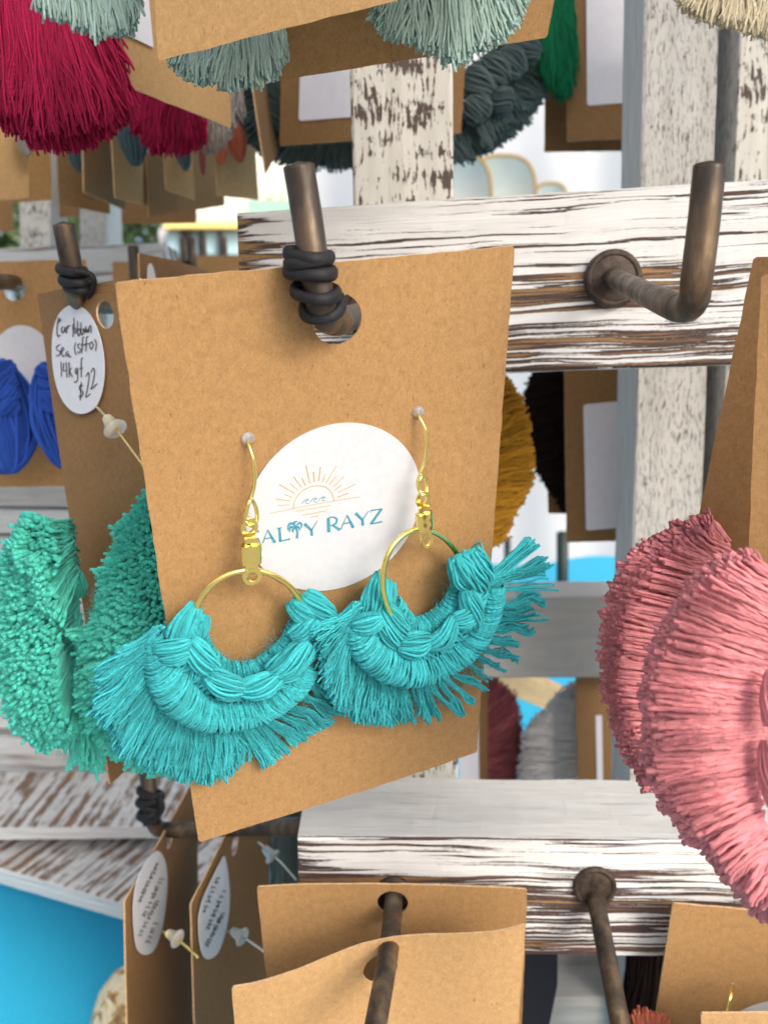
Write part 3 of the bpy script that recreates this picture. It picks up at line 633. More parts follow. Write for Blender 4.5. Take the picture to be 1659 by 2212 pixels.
# stepped base boards of that rack: flat tops seen from above
def board_flat(ax, ay, bx, by, z0, z1, depth, th, parent, seed, mats):
    a = at(ax, ay, z0); b = at(bx, by, z1); T = nrm((b-a)*np.array([1, 1, 0])); bk = np.cross(np.array([0, 0, 1.0]), T)
    plank('base_board', a, a + T*np.linalg.norm(b-a), a + DOWN*th, bk*depth, mats, parent, seed=seed)
board_flat(-160, 1790, 420, 1797, .428, .430, .062, .0075, rackL, 31, [WT, WX, WE])
board_flat(-200, 1818, 420, 1962, .440, .372, .10, .010, rackL, 32, [WT, WX, WE])

# ================================================================== CARDS
def card(tl, tr, bl, label, mat='kraft', holes=(), group='kraft paper earring cards', bend=0.0, **k):
    pl = Plane(A(tl), A(tr), A(bl)); o = thing('earring_card', pl.p0, label, 'earring card', group)
    hs = [(pl.uv(x, y)[0], pl.uv(x, y)[1], r) for x, y, r in holes]
    card_sheet('card', pl, M[mat], o, holes=hs, bend=bend, **k); return pl, o
def rect_label(pl, o, pts, name='label', mat=None, h=.0004):
    P = np.array([pl.px(x, y, h) for x, y in pts]); n = len(P); Q = P - pl.N*.0002
    return mesh(name, np.vstack([P, Q]), [tuple(range(n)), tuple(reversed(range(n, 2*n)))] + [(i, (i+1) % n, (i+1) % n+n, i+n) for i in range(n)], mat or M['label'], o, smooth_=False)
# --- the front card
zt = [.1266, .1507, .2097, .1856]; ks = 1.025
plA, oA = card((248, 610, .1266*ks), (1112, 530, .1507*ks), (430, 1822, .1856*ks), 'front kraft card with white sunrise logo sticker, carrying the pair of turquoise fringed hoops',
               holes=[(727, 688, .0048), (535.5, 944, .00085), (902.5, 888, .00085)], bend=.0004, seed=1, step=.003)
fz = Bag()
for (xa, ya, xb, yb) in ((248, 610, 1112, 530), (248, 610, 430, 1822), (430, 1822, 1030, 1625)):
    n = 60; t = rng.random(n); P = [[plA.px(xa+(xb-xa)*t[i] + k*rng.normal(0, 1.2), ya+(yb-ya)*t[i] + k*rng.normal(0, 1.2), .0001+.0001*k) for k in range(4)] for i in range(n)]
    V, q, uv, ti = tubes(np.array(P), .000022, K=3, cap=False); fz.add(V, q, uv, ti)
fz.build('paper_fibres', M['edge'], oA, kind='stuff')
# sticker: a circle in the plane of the card
su, sv_ = plA.uv(725, 1100); e1 = plA.uv(900, 1090); e2 = plA.uv(720, 1273)
sr = (np.hypot(*(e1-[su, sv_])) + np.hypot(*(e2-[su, sv_])))/2
stk = disc('sticker', plA, su, sv_, sr*1.0, sr*1.0, M['sticker'], oA, h=.0007, n=72)
LH = .00078
mp = lambda x, y: (528.6+.2056*x, 997.4+.2056*y)
g = Bag()
def gs(pts, w=7, sm=True): ribbon_px(plA, pts, w, LH, mp, g, sm)
gs([(512, 492), (518, 440), (545, 375), (600, 312), (680, 268), (770, 252), (850, 268), (905, 315), (930, 370), (938, 412)])
gs([(262, 545), (512, 490), (938, 412), (1215, 367)], 5, False)
gs([(540, 520), (720, 492), (905, 458)], 5, False); gs([(605, 562), (735, 540), (865, 512)], 6, False); gs([(690, 585), (775, 570)], 7, False)
for a, b, w in (((350, 460), (470, 452), 5), ((325, 392), (482, 412), 6), ((422, 345), (497, 375), 7), ((362, 238), (530, 335), 8), ((478, 230), (560, 298), 6), ((512, 152), (598, 270), 7), ((602, 172), (638, 248), 9), ((645, 40), (684, 225), 8), ((724, 105), (730, 212), 10), ((798, 55), (776, 205), 9), ((845, 130), (820, 212), 8), ((965, 42), (855, 225), 7), ((965, 148), (888, 242), 7), ((1045, 152), (928, 270), 6), ((1020, 242), (945, 300), 7), ((1165, 236), (975, 325), 6), ((1095, 328), (975, 374), 7)):
    gs([a, b], w, False)
g.build('logo_sun', M['gold_ink'], stk, smooth_=False)
g = Bag()
for dx, dy in ((0, 0), (88, -14), (175, -28)): gs([(600+dx, 442+dy), (622+dx, 412+dy), (650+dx, 395+dy), (672+dx, 402+dy), (655+dx, 408+dy), (640+dx, 420+dy), (650+dx, 438+dy), (678+dx, 436+dy)], 6)
def L_(pts, w): gs(pts, w, False)
# S (mostly hidden) A L palm Y  R A Y Z
gs([(150, 738), (120, 725), (70, 742), (62, 770), (95, 795), (140, 812), (150, 845), (110, 868), (70, 860)], 20)
L_([(240, 715), (190, 858)], [6, 14]); L_([(240, 715), (318, 852)], [14, 34]); L_([(210, 812), (292, 796)], 12)
L_([(366, 698), (374, 840)], [26, 30]); L_([(340, 702), (388, 692)], 10); L_([(366, 838), (478, 812)], [12, 18])
L_([(535, 690), (556, 740), (548, 806)], [20, 22, 26]); 
for p in ([(535, 688), (500, 650), (462, 665), (452, 722)], [(535, 688), (480, 690), (470, 740)], [(535, 688), (520, 640), (560, 625)], [(535, 688), (570, 645), (598, 660), (590, 705)], [(535, 688), (565, 690), (580, 725)], [(535, 688), (505, 715), (512, 745)]):
    ribbon_px(plA, p, [10, 28, 8], LH, mp, g)
L_([(628, 652), (702, 722)], [34, 24]); L_([(766, 618), (702, 722)], [8, 14]); L_([(702, 712), (706, 778)], [24, 30])
L_([(880, 592), (884, 742)], [32, 34]); gs([(868, 598), (920, 582), (965, 600), (962, 640), (925, 668), (890, 672)], [10, 14, 22, 22, 14, 10]); L_([(918, 664), (1002, 718)], [18, 32])
L_([(1075, 560), (1010, 712)], [6, 14]); L_([(1075, 560), (1142, 694)], [14, 34]); L_([(1038, 652), (1120, 636)], 12)
L_([(1165, 540), (1238, 612)], [34, 24]); L_([(1305, 515), (1238, 612)], [8, 14]); L_([(1238, 602), (1242, 672)], [24, 30])
L_([(1322, 540), (1330, 512), (1446, 494)], [8, 14, 12]); L_([(1438, 498), (1326, 655)], [26, 26]); L_([(1322, 655), (1436, 632), (1448, 622)], [12, 18, 6])
g.build('logo_lettering', M['teal_ink'], stk, smooth_=False)

# --- handwritten card behind
plB, oB = card((80, 635, .242), (300, 596, .205), (234, 1697, .212), 'kraft card seen from its back, oval sticker handwritten Carribbean Sea (sffo) 14kgf $22', mat='kraft_b',
               holes=[(233, 680, .0042)], bend=.001, seed=2, warp=at(395, 1560, .252) - (A((234, 1697, .212)) + A((300, 596, .205)) - A((80, 635, .242)))*1.0)
def oval_sticker(pl, o, ptsx, ptsy, cx, cy, mat='sticker', h=.0014):
    P = np.array([pl.px(x, y, h) for x, y in smooth(list(zip(ptsx, ptsy)), 56, closed=True)]); n = len(P); Q = P - pl.N*.0002
    return mesh('sticker', np.vstack([P, Q]), [tuple(range(n)), tuple(reversed(range(n, 2*n)))] + [(i, (i+1) % n, (i+1) % n+n, i+n) for i in range(n)], M[mat], o, smooth_=False)
# outline measured in the picture (crop 0,600: D=.37c, 511.5+.37c)
ox = [.37*v for v in (425, 500, 560, 598, 608, 590, 550, 480, 410, 350, 315, 302, 310, 350)]
oy = [511.5+.37*v for v in (394, 425, 520, 650, 790, 915, 1000, 1033, 1010, 930, 810, 680, 540, 440)]
sB = oval_sticker(plB, oB, ox, oy, 170, 775)
mpB = lambda x, y: (.37*x, 511.5+.37*y); hb = Bag()
def pen(pl, bag, strokes, mp_, w=6, h=.0016):
    for s_ in strokes: ribbon_px(pl, s_, w, h, mp_, bag, len(s_) > 2)
pen(plB, hb, [  # Carribbean
    [(342, 470), (334, 510), (332, 560), (340, 582), (350, 570)], [(352, 490), (350, 478), (344, 500)], [(368, 522), (358, 535), (364, 560), (376, 540), (378, 525), (382, 558)], [(388, 560), (390, 520), (392, 535), (402, 515), (408, 520)],
    [(424, 508), (426, 560), (424, 585)], [(430, 470), (436, 560), (446, 545), (440, 528)], [(452, 490), (455, 575), (468, 560), (466, 535), (456, 545)], [(472, 500), (476, 570), (488, 555), (484, 535)], [(490, 530), (494, 556), (500, 540), (502, 520), (500, 558)], [(504, 535), (510, 556), (516, 535), (514, 556)], [(520, 555), (520, 525), (530, 520), (532, 560)],
    # Sea (sffo)
    [(350, 628), (330, 640), (334, 660), (352, 672), (345, 690), (326, 692)], [(356, 672), (372, 655), (364, 645), (356, 665), (366, 696), (378, 690)], [(396, 665), (384, 680), (390, 696), (400, 680), (402, 700), (416, 695)],
    [(442, 615), (434, 645), (440, 680), (448, 685)], [(470, 622), (454, 630), (458, 645), (470, 655), (462, 675), (450, 672)], [(492, 585), (482, 590), (480, 640), (476, 680)], [(470, 632), (500, 628)], [(516, 580), (504, 590), (502, 640), (500, 668)], [(494, 625), (520, 622)], [(532, 610), (524, 630), (532, 655), (544, 630), (534, 610)], [(552, 595), (562, 625), (556, 665)],
    # 14kgf
    [(356, 728), (358, 815)], [(372, 735), (370, 780), (388, 778)], [(386, 730), (390, 820)], [(402, 730), (404, 818)], [(418, 765), (406, 782), (424, 818)], [(450, 762), (438, 780), (446, 800), (452, 770), (452, 830), (440, 850), (432, 842)], [(484, 708), (474, 716), (474, 820)], [(462, 770), (484, 764)],
    # $22
    [(484, 868), (468, 866), (464, 890), (484, 905), (476, 930), (458, 930)], [(474, 845), (468, 955)], [(502, 815), (514, 792), (520, 815), (506, 905), (500, 935), (528, 915)], [(532, 790), (544, 765), (552, 790), (540, 858), (532, 888), (568, 855)]], mpB, 5.5)
hb.build('handwriting', M['ink'], sB, smooth_=False)
def zon(pl, x, y, h):
    return float((pl.px(x, y, h) - CAM) @ cz_)
def stopper_wire(parent, pts, sx, sy, sz, dirpx, metal='gold', scale=1.0):
    rod('ear_wire', [A(p) for p in pts], .00042, M[metal], parent, K=8, n=20)
    c = at(sx, sy, sz); ax = at(sx+dirpx[0], sy+dirpx[1], sz + (dirpx[2] if len(dirpx) > 2 else -.004)) - c
    lathe('stopper', c, ax, [(a*scale, b*scale) for a, b in STOP], M['frost'], parent)

# --- small torn card peeking above the front card
plP, oP = card((300, 546, .262), (470, 598, .33), (322, 1300, .262), 'kraft card of which only the rough top corner shows above the front card', mat='kraft_b', bendf=lambda u, v: .004*np.sin(u*3.1)*(1-v), seed=4)
rect_label(plP, oP, [(319, 598), (320, 578), (323, 569), (327, 568), (331, 576), (335, 590), (337, 606), (330, 640), (320, 640)], 'sticker', M['sticker'], .004)
# --- blue earring card far left
plL, oL = card((-170, 568, .305), (187, 560, .305), (-150, 1056, .318), 'kraft card at the far left with round white sticker and royal blue leaf earrings', holes=[(31, 624, .0044)], seed=5)
disc('sticker', plL, plL.uv(48, 790)[0], plL.uv(48, 790)[1], .0125, .0155, M['sticker'], oL, h=.0006)
peg([(-30, 607, .27), (10, 608, .292), (40, 611, .312)], rackL, r=.0029)

# --- lower left cards hanging on the low peg, edge-on
plD, oD = card((270, 1948, .262), (427, 1672, .335), (286, 2760, .285), 'kraft card edge-on at lower left, leftmost of the two with scribbled oval stickers', mat='kraft_b', holes=[(366, 1812, .0036)], bend=.0, seed=6)
plE, oE = card((413, 1954, .262), (578, 1625, .335), (440, 2760, .285), 'kraft card edge-on at lower left, second one with scribbled oval sticker and steel ear wire', mat='kraft_b', holes=[(508, 1826, .0036)], seed=7)
k_ = .37; f1 = lambda x, y: (.37*x, 1598.5+.37*y)
s1 = oval_sticker(plD, oD, [.37*v for v in (930, 968, 978, 965, 940, 900, 845, 800, 782, 780, 800, 840, 890)], [1598.5+.37*v for v in (652, 720, 850, 1000, 1130, 1230, 1258, 1220, 1100, 950, 830, 740, 670)], 0, 0, h=.0012)
s2 = oval_sticker(plE, oE, [.37*v for v in (1312, 1332, 1342, 1335, 1310, 1270, 1215, 1180, 1162, 1162, 1190, 1240, 1280)], [1598.5+.37*v for v in (682, 780, 900, 1030, 1150, 1250, 1284, 1250, 1150, 1030, 920, 810, 730)], 0, 0, h=.0012)
def scrib(bag, pl, cx, cy, rows, mp_, sx_=1.0):
    rs = random.Random(int(cx)); st = []
    for (x0, y0, x1, y1, n) in rows:
        L = math.hypot(x1-x0, y1-y0); ux, uy = (x1-x0)/max(L, 1), (y1-y0)/max(L, 1); nx, ny = -uy*.55, ux*.55; pos_ = 0; word = []
        while pos_ < L:
            for k, (a, h) in enumerate(((0, rs.uniform(-14, 4)), (.35, rs.uniform(-26, -8)), (.55, rs.uniform(6, 20)), (.2, rs.uniform(8, 16)))): word.append((x0+ux*(pos_+a*26)-nx*h*-1, y0+uy*(pos_+a*26)+ny*h))
            pos_ += rs.uniform(16, 30)
            if rs.random() < .38: st.append(word); word = []; pos_ += 8
        if word: st.append(word)
    pen(pl, bag, st, mp_, 4.5, .0014)
hb = Bag(); scrib(hb, plD, 1, 0, [(812, 950, 925, 715, 6), (835, 1035, 945, 810, 4), (815, 1150, 925, 930, 5), (860, 1190, 905, 1080, 3)], f1); hb.build('handwriting', M['ink'], s1, smooth_=False)
hb = Bag(); scrib(hb, plE, 2, 0, [(1190, 1010, 1270, 810, 5), (1210, 1110, 1310, 880, 5), (1205, 1210, 1310, 1000, 4)], f1); hb.build('handwriting', M['ink'], s2, smooth_=False)

# --- bottom centre cards on the forward peg
plF, oF = card((554, 1918, .2225), (1139, 1923, .2205), (628, 2560, .268), 'rear one of two kraft cards threaded on the lower centre peg', holes=[(848, 1961, .0044), (758, 2108, .0006)], mat='kraft', bendf=lambda u, v: -.0016*(1-(2*u-1)**2), seed=8)
plG, oG = card((500, 2134, .198), (1134, 1996, .204), (560, 2760, .236), 'front one of two kraft cards threaded on the lower centre peg', holes=[(826, 2124, .0046)], mat='kraft_c', bendf=lambda u, v: -.0035*np.sin(np.pi*u)**2*(1-v*.5) + .002*np.sin(u*9)*(1-v)**3*.4, seed=9)
# --- bottom right card
plH, oH = card((1453, 1953, .226), (2030, 2003, .226), (1360, 2560, .262), 'kraft card at lower right with a gold ear wire above a white sticker', holes=[(1581, 2129, .0007)], seed=10)
disc('sticker', plH, plH.uv(1668, 2262)[0], plH.uv(1668, 2262)[1], .0172, .0185, M['sticker'], oH, h=.0006)
plH2, oH2 = card((1512, 2186, .200), (2150, 2190, .200), (1530, 2800, .23), 'nearest kraft card in the bottom right corner, only its torn top edge showing', mat='kraft_c', seed=11, wav=.0006)

# --- top cards
def cardup(bl, br, tl, label, **k):      # given by its lower corners and upper left corner
    tr = None; Pbl, Pbr, Ptl = A(bl), A(br), A(tl); pl = Plane(Ptl, Ptl + (Pbr-Pbl), Pbl)
    mat = k.pop('mat', 'kraft'); o = thing('earring_card', (pl.p0+pl.V)*1.0, label, 'earring card', 'kraft paper earring cards'); card_sheet('card', pl, M[mat], o, **k); return pl, o
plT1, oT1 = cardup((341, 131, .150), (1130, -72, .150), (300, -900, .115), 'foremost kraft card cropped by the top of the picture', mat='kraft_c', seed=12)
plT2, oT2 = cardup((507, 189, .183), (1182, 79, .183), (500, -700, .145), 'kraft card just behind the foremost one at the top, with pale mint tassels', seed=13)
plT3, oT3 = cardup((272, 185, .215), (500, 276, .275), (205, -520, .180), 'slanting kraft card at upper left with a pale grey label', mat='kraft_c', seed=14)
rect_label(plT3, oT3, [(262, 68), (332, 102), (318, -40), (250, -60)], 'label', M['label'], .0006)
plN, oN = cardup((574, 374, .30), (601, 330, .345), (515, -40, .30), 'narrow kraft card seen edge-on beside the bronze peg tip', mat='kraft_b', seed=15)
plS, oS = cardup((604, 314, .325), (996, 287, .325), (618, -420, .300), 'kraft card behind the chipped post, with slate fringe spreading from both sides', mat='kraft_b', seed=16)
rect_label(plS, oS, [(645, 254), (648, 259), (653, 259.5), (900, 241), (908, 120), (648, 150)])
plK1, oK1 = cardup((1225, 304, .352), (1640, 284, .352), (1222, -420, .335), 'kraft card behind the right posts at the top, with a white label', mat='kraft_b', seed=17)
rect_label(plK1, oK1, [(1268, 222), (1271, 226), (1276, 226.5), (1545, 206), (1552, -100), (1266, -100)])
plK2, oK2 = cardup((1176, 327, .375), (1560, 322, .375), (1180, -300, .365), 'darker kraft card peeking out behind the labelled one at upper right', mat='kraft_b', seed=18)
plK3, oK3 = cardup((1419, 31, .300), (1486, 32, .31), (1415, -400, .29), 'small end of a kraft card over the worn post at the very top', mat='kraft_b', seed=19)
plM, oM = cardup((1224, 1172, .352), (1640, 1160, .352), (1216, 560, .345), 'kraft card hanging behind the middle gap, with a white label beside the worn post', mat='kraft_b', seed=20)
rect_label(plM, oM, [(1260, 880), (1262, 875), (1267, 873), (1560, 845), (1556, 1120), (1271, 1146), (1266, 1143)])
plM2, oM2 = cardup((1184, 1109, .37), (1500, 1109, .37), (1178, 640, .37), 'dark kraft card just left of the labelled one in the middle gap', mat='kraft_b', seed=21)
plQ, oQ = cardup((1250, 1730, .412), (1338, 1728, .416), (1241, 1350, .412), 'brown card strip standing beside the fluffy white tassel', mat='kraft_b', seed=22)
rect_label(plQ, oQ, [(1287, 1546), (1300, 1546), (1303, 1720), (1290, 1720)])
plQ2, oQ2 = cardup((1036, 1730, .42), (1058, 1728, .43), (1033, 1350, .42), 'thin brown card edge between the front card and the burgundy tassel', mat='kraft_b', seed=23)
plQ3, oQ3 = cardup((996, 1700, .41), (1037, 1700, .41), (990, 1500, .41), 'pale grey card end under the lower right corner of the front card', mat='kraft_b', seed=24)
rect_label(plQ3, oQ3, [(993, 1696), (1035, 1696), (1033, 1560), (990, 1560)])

# --- right edge cards
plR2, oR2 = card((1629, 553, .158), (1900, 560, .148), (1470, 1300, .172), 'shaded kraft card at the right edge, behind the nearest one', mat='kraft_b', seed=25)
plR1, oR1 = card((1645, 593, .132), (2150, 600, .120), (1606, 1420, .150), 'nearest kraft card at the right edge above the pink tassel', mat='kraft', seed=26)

# --- row of cards at upper left
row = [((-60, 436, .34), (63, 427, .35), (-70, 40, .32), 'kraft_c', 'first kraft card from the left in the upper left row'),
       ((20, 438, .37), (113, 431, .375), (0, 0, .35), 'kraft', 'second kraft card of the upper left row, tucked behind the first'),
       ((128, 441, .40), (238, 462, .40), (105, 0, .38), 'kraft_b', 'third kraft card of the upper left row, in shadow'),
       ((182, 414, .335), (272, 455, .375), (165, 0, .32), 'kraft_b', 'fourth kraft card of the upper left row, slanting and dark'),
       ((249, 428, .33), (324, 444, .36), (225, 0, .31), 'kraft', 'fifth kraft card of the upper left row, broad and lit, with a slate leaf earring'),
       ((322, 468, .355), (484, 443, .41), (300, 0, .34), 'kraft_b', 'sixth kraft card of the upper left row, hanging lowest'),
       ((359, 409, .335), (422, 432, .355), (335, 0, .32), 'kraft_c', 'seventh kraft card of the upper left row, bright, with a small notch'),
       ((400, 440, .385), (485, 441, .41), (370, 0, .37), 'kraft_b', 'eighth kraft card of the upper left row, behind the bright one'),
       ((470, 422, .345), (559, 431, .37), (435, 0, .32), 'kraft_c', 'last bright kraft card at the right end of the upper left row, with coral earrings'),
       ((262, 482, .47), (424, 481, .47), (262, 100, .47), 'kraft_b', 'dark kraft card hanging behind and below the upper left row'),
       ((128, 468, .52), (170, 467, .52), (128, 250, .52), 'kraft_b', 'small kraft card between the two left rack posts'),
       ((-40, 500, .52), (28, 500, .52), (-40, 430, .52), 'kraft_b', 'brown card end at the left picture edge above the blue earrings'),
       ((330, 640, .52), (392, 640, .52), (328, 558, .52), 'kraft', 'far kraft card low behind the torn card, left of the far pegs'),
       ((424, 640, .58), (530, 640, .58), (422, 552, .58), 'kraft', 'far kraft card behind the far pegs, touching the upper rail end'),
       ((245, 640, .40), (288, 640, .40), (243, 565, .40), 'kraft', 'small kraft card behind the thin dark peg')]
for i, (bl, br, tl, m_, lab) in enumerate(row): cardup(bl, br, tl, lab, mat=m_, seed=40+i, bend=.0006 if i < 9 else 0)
# ================================================================== EARRINGS
TEAL = (.075, .62, .67); AQUA = (.20, .94, .80)
Y = {'teal': yarn('turquoise_cotton', TEAL), 'aqua': yarn('aqua_cotton', AQUA, tl=.5, var=.12), 'pink': yarn('pink_cotton', (.84, .33, .36), var=.24, pitch=.003), 'rasp': yarn('raspberry_cotton', (.52, .022, .095)),
     'mint': yarn('mint_cotton', (.55, .76, .69), var=.2), 'slate': yarn('slate_cotton', (.13, .19, .19)), 'must': yarn('mustard_cotton', (.42, .21, .02)), 'brown': yarn('dark_brown_cotton', (.018, .011, .010)),
     'green': yarn('emerald_cotton', (.012, .21, .09)), 'cream': yarn('cream_cotton', (.86, .77, .56), var=.15), 'grey': yarn('grey_cotton', (.36, .34, .31), var=.15), 'blue': yarn('royal_blue_cotton', (.04, .12, .55)),
     'coral': yarn('coral_cotton', (.72, .22, .13), var=.2), 'burg': yarn('burgundy_cotton', (.44, .13, .15)), 'white': yarn('white_cotton', (.93, .90, .88), var=.05), 'leaf': yarn('slate_blue_cotton', (.10, .17, .19), var=.2)}
posA = lambda x, y, h: plA.px(x, y, h)
def fA(mp_):                                   # fan() expects depth-like z: here z is height over the card, smaller = nearer card
    def f(x, y, z): x2, y2 = mp_(x, y); return plA.px(x2, y2, z)
    return f
def hoop_earring(mp_, lab, hoop, wire, loop, ring, body, ringlow, build):
    P = fA(mp_); o = thing('hoop_earring', P(*ring[:2], .003), lab, 'earring', 'turquoise fringed hoop earrings on the front card')
    N = plA.N
    V, q, uv, t = tubes(np.array([P(x, y, h) for x, y, h in smooth(hoop, 80, closed=True)]), .00062, K=10, closed=True, ref=N); mesh('hoop', V, q, M['gold'], o)
    w = rod('ear_wire', [P(*p) for p in wire], .00040, M['gold'], o, K=8, n=50)
    V, q, uv, t = tubes(np.array([P(x, y, h) for x, y, h in smooth(loop, 30, closed=True)]), .00040, K=8, closed=True); mesh('wire_loop', V, q, M['gold'], w)
    # connector: eyelet, folded barrel, lower eyelet
    b = Bag(); cx, cy, h = ring; up = nrm(P(cx, cy-10, h)-P(cx, cy, h)); sc_ = np.linalg.norm(P(cx+1, cy, h)-P(cx, cy, h)); X = nrm(np.cross(up, N))
    annulus(b, P(cx, cy, h), N, ring_r[0]*sc_, ring_r[1]*sc_, .0005, sx=X, sc_=(ring_r[2], ring_r[3]))
    lx, ly, lh = ringlow; annulus(b, P(lx, ly, lh), N, lowR[0]*sc_, lowR[1]*sc_, .0006, sx=X, sc_=(lowr, 1.0))
    tx, ty = body[0]; bx, by = body[1]; wv = body[2]
    a0 = P(tx, ty, lh); a1 = P(bx, by, lh); ax = (a1-a0)/2; sd_ = nrm(np.cross(ax, N)); boxw(b, (a0+a1)/2, sd_*wv*sc_*.62, ax, N*.00028)
    b.build('connector', M['gold'], o, smooth_=False)
    b = Bag(); K = 20; aa = np.linspace(0, 2*np.pi, K, endpoint=False); m0 = a0+(a1-a0)*.22; m1 = a0+(a1-a0)*.80; prof = []
    for s_ in np.linspace(0, 1, 9):
        bulge_ = 1.0 + (.05 if abs(s_-.25) < .07 or abs(s_-.75) < .07 else 0)
        c = m0 + (m1-m0)*s_; prof.append([c + (sd_*math.copysign(abs(math.cos(a))**.45, math.cos(a))*wv*sc_ + N*math.copysign(abs(math.sin(a))**.6, math.sin(a))*.0009)*bulge_ for a in aa])
    V = np.array(prof).reshape(-1, 3); q = np.array([(i*K+k, i*K+(k+1) % K, (i+1)*K+(k+1) % K, (i+1)*K+k) for i in range(8) for k in range(K)]); b.add(V, q); V2 = np.vstack([V[:K], V[-K:], [V[:K].mean(0)], [V[-K:].mean(0)]]); b.add(V2, np.array([(k, (k+2) % K, 2*K, k+1)[::-1] for k in range(0, K, 2)] + [(K+k, K+k+1, K+(k+2) % K, 2*K+1) for k in range(0, K, 2)])); b.build('barrel', M['gold'], o)
    mesh('clear_plug', *plug(P(wire[0][0], wire[0][1]-6, .0004), N), M['frost'], o)
    build(o, P); return o
def plug(c, N):
    X = nrm(np.cross(N, [0, 0, 1.])); Y_ = np.cross(N, X); V = [c + .0014*(math.cos(a)*X + math.sin(a)*Y_)*r_ + N*hh for r_, hh in ((1, .0001), (.8, .0007), (.3, .0009)) for a in np.linspace(0, 2*np.pi, 14, endpoint=False)]
    f = [(i*14+k, i*14+(k+1) % 14, (i+1)*14+(k+1) % 14, (i+1)*14+k) for i in range(2) for k in range(14)] + [tuple(range(28, 42))]
    return np.array(V), f
m1 = lambda x, y: (196+.3083*x, 1176.5+.3083*y); m2 = lambda x, y: (699+.3083*x, 1125.3+.3083*y)
RY = .00023; PLY = None
def build1(o, P):
    N = plA.N
    B = lambda p0, p1, w, n=15, nm='knot', **k: (lambda b: (bundle(b, p0, p1, w*1.08, 0, n=int(n*1.05), r=RY*1.42, pos=P, frame=N, ply=PLY, S=16, K=5, **k), b.build(nm, Y['teal'], o)))(Bag())
    b = Bag(); wrapridge(b, [(430, 640, .0050), (455, 760, .0056), (510, 900, .0062), (590, 1030, .0068), (690, 1120, .0070), (830, 1190, .0072), (1000, 1200, .0072), (1180, 1165, .0068), (1340, 1080, .0064), (1460, 980, .0058), (1540, 860, .0050)], [70, 85, 118, 135, 130, 120, 110, 105, 95, 85, 70], 165, RY*1.12, P, N, tilt=.3, K=5, seg=20, ply=PLY, jit=.07); b.build('outer_wrap', Y['teal'], o)
    b = Bag(); wrapridge(b, [(750, 640, .0045), (800, 760, .0048), (900, 860, .005), (1030, 895, .005), (1180, 865, .005), (1300, 780, .0048), (1390, 680, .0046), (1440, 560, .0044)], [58, 66, 68, 70, 70, 68, 62, 58], 70, RY*1.1, P, N, tilt=.2, K=5, seg=18, ply=PLY); b.build('inner_wrap', Y['teal'], o)
    b = Bag(); wrapridge(b, [(620, 560, .0050), (640, 740, .0056), (760, 880, .0058), (900, 990, .0060), (1080, 1020, .0060), (1260, 960, .0058), (1420, 840, .0055), (1530, 700, .0052), (1560, 480, .005)], [70, 85, 90, 90, 90, 90, 85, 80, 70], 110, RY*1.1, P, N, tilt=.5, K=5, seg=16, jit=.4); b.build('under_wrap', Y['teal'], o)
    B((742, 430, .0048), (560, 668, .0066), 150, arch=.0016); B((800, 490, .0048), (680, 700, .0062), 120, arch=.0014); B((440, 735, .0072), (700, 690, .0086), 118, 11, arch=.0012, twist=.3)
    B((480, 800, .0074), (690, 760, .0086), 110, 10, arch=.001, twist=.2); B((690, 670, .0080), (868, 905, .0070), 150, arch=.0016); B((820, 900, .0088), (1060, 1030, .0088), 165, 17, arch=.0020)
    B((1045, 1010, .0090), (1330, 930, .0086), 165, 17, arch=.0020); B((1250, 900, .0082), (1540, 700, .0076), 180, 17, arch=.0018); B((1390, 640, .0062), (1600, 520, .0070), 130, arch=.0014)
    B((1400, 400, .0050), (1600, 560, .0066), 130, arch=.0014); B((1490, 350, .0048), (1680, 520, .0064), 150, arch=.0014)
    b = Bag(); pr = dict(pos=P, r=RY, S=18, K=5, flare=1.3)
    # left sweep
    fan(b, [(500, 575, .0062), (440, 620, .006), (420, 760, .006)], [(250, 760, .0045), (60, 880, .004), (45, 1140, .004)], nclump=9, nper=26, spread=1.3, tj=22, rj=14, dz=.0016, droop=-60, wav=9, lenj=.06, **pr)
    fan(b, [(440, 720, .0035), (500, 880, .0032), (520, 1000, .0030)], [(40, 1160, .005), (150, 1310, .005), (260, 1480, .005)], nclump=10, nper=28, spread=1.2, tj=26, rj=14, dz=.0018, wav=9, bulge=-.001, lenj=.08, **pr)
    fan(b, [(510, 1010, .0030), (580, 1110, .0030), (770, 1230, .0032), (1000, 1250, .0032)], [(180, 1440, .004), (420, 1560, .004), (640, 1630, .004), (930, 1650, .0035), (1010, 1530, .003)], nclump=22, nper=29, spread=1.0, tj=20, rj=14, dz=.0016, wav=9, bulge=-.0006, lenj=.10, **pr)
    for r0, t0, n_ in (((1010, 1290), (1100, 1520), 14), ((1090, 1290), (1235, 1545), 20), ((1160, 1270), (1345, 1480), 20), ((1230, 1250), (1480, 1385), 18), ((1320, 1200), (1560, 1320), 14), ((1390, 1160), (1660, 1260), 18), ((1480, 1080), (1720, 1200), 14), ((1530, 990), (1740, 1130), 14), ((960, 1290), (1000, 1560), 14)):
        fan(b, [(r0[0]-28, r0[1]-8, .004), (r0[0]+28, r0[1]-16, .004)], [(t0[0]-36, t0[1]+14, .0024), (t0[0]+40, t0[1]-30, .0024)], nclump=1, nper=int(n_*1.7), spread=.5, tj=9, rj=10, dz=.0008, wav=9, lenj=.05, **pr)
    b.build('fringe', Y['teal'], o, kind='stuff')
    b = Bag(); fuzz(b, [(430, 620, .008), (560, 1000, .009), (800, 1180, .010), (1100, 1180, .010), (1500, 950, .007)], [(60, 1100, .005), (300, 1520, .005), (700, 1640, .005), (1010, 1560, .005), (1660, 1250, .004)], 1500, pos=lambda x, y, z: P(x, y, .0014+np.abs(z)), L=75)
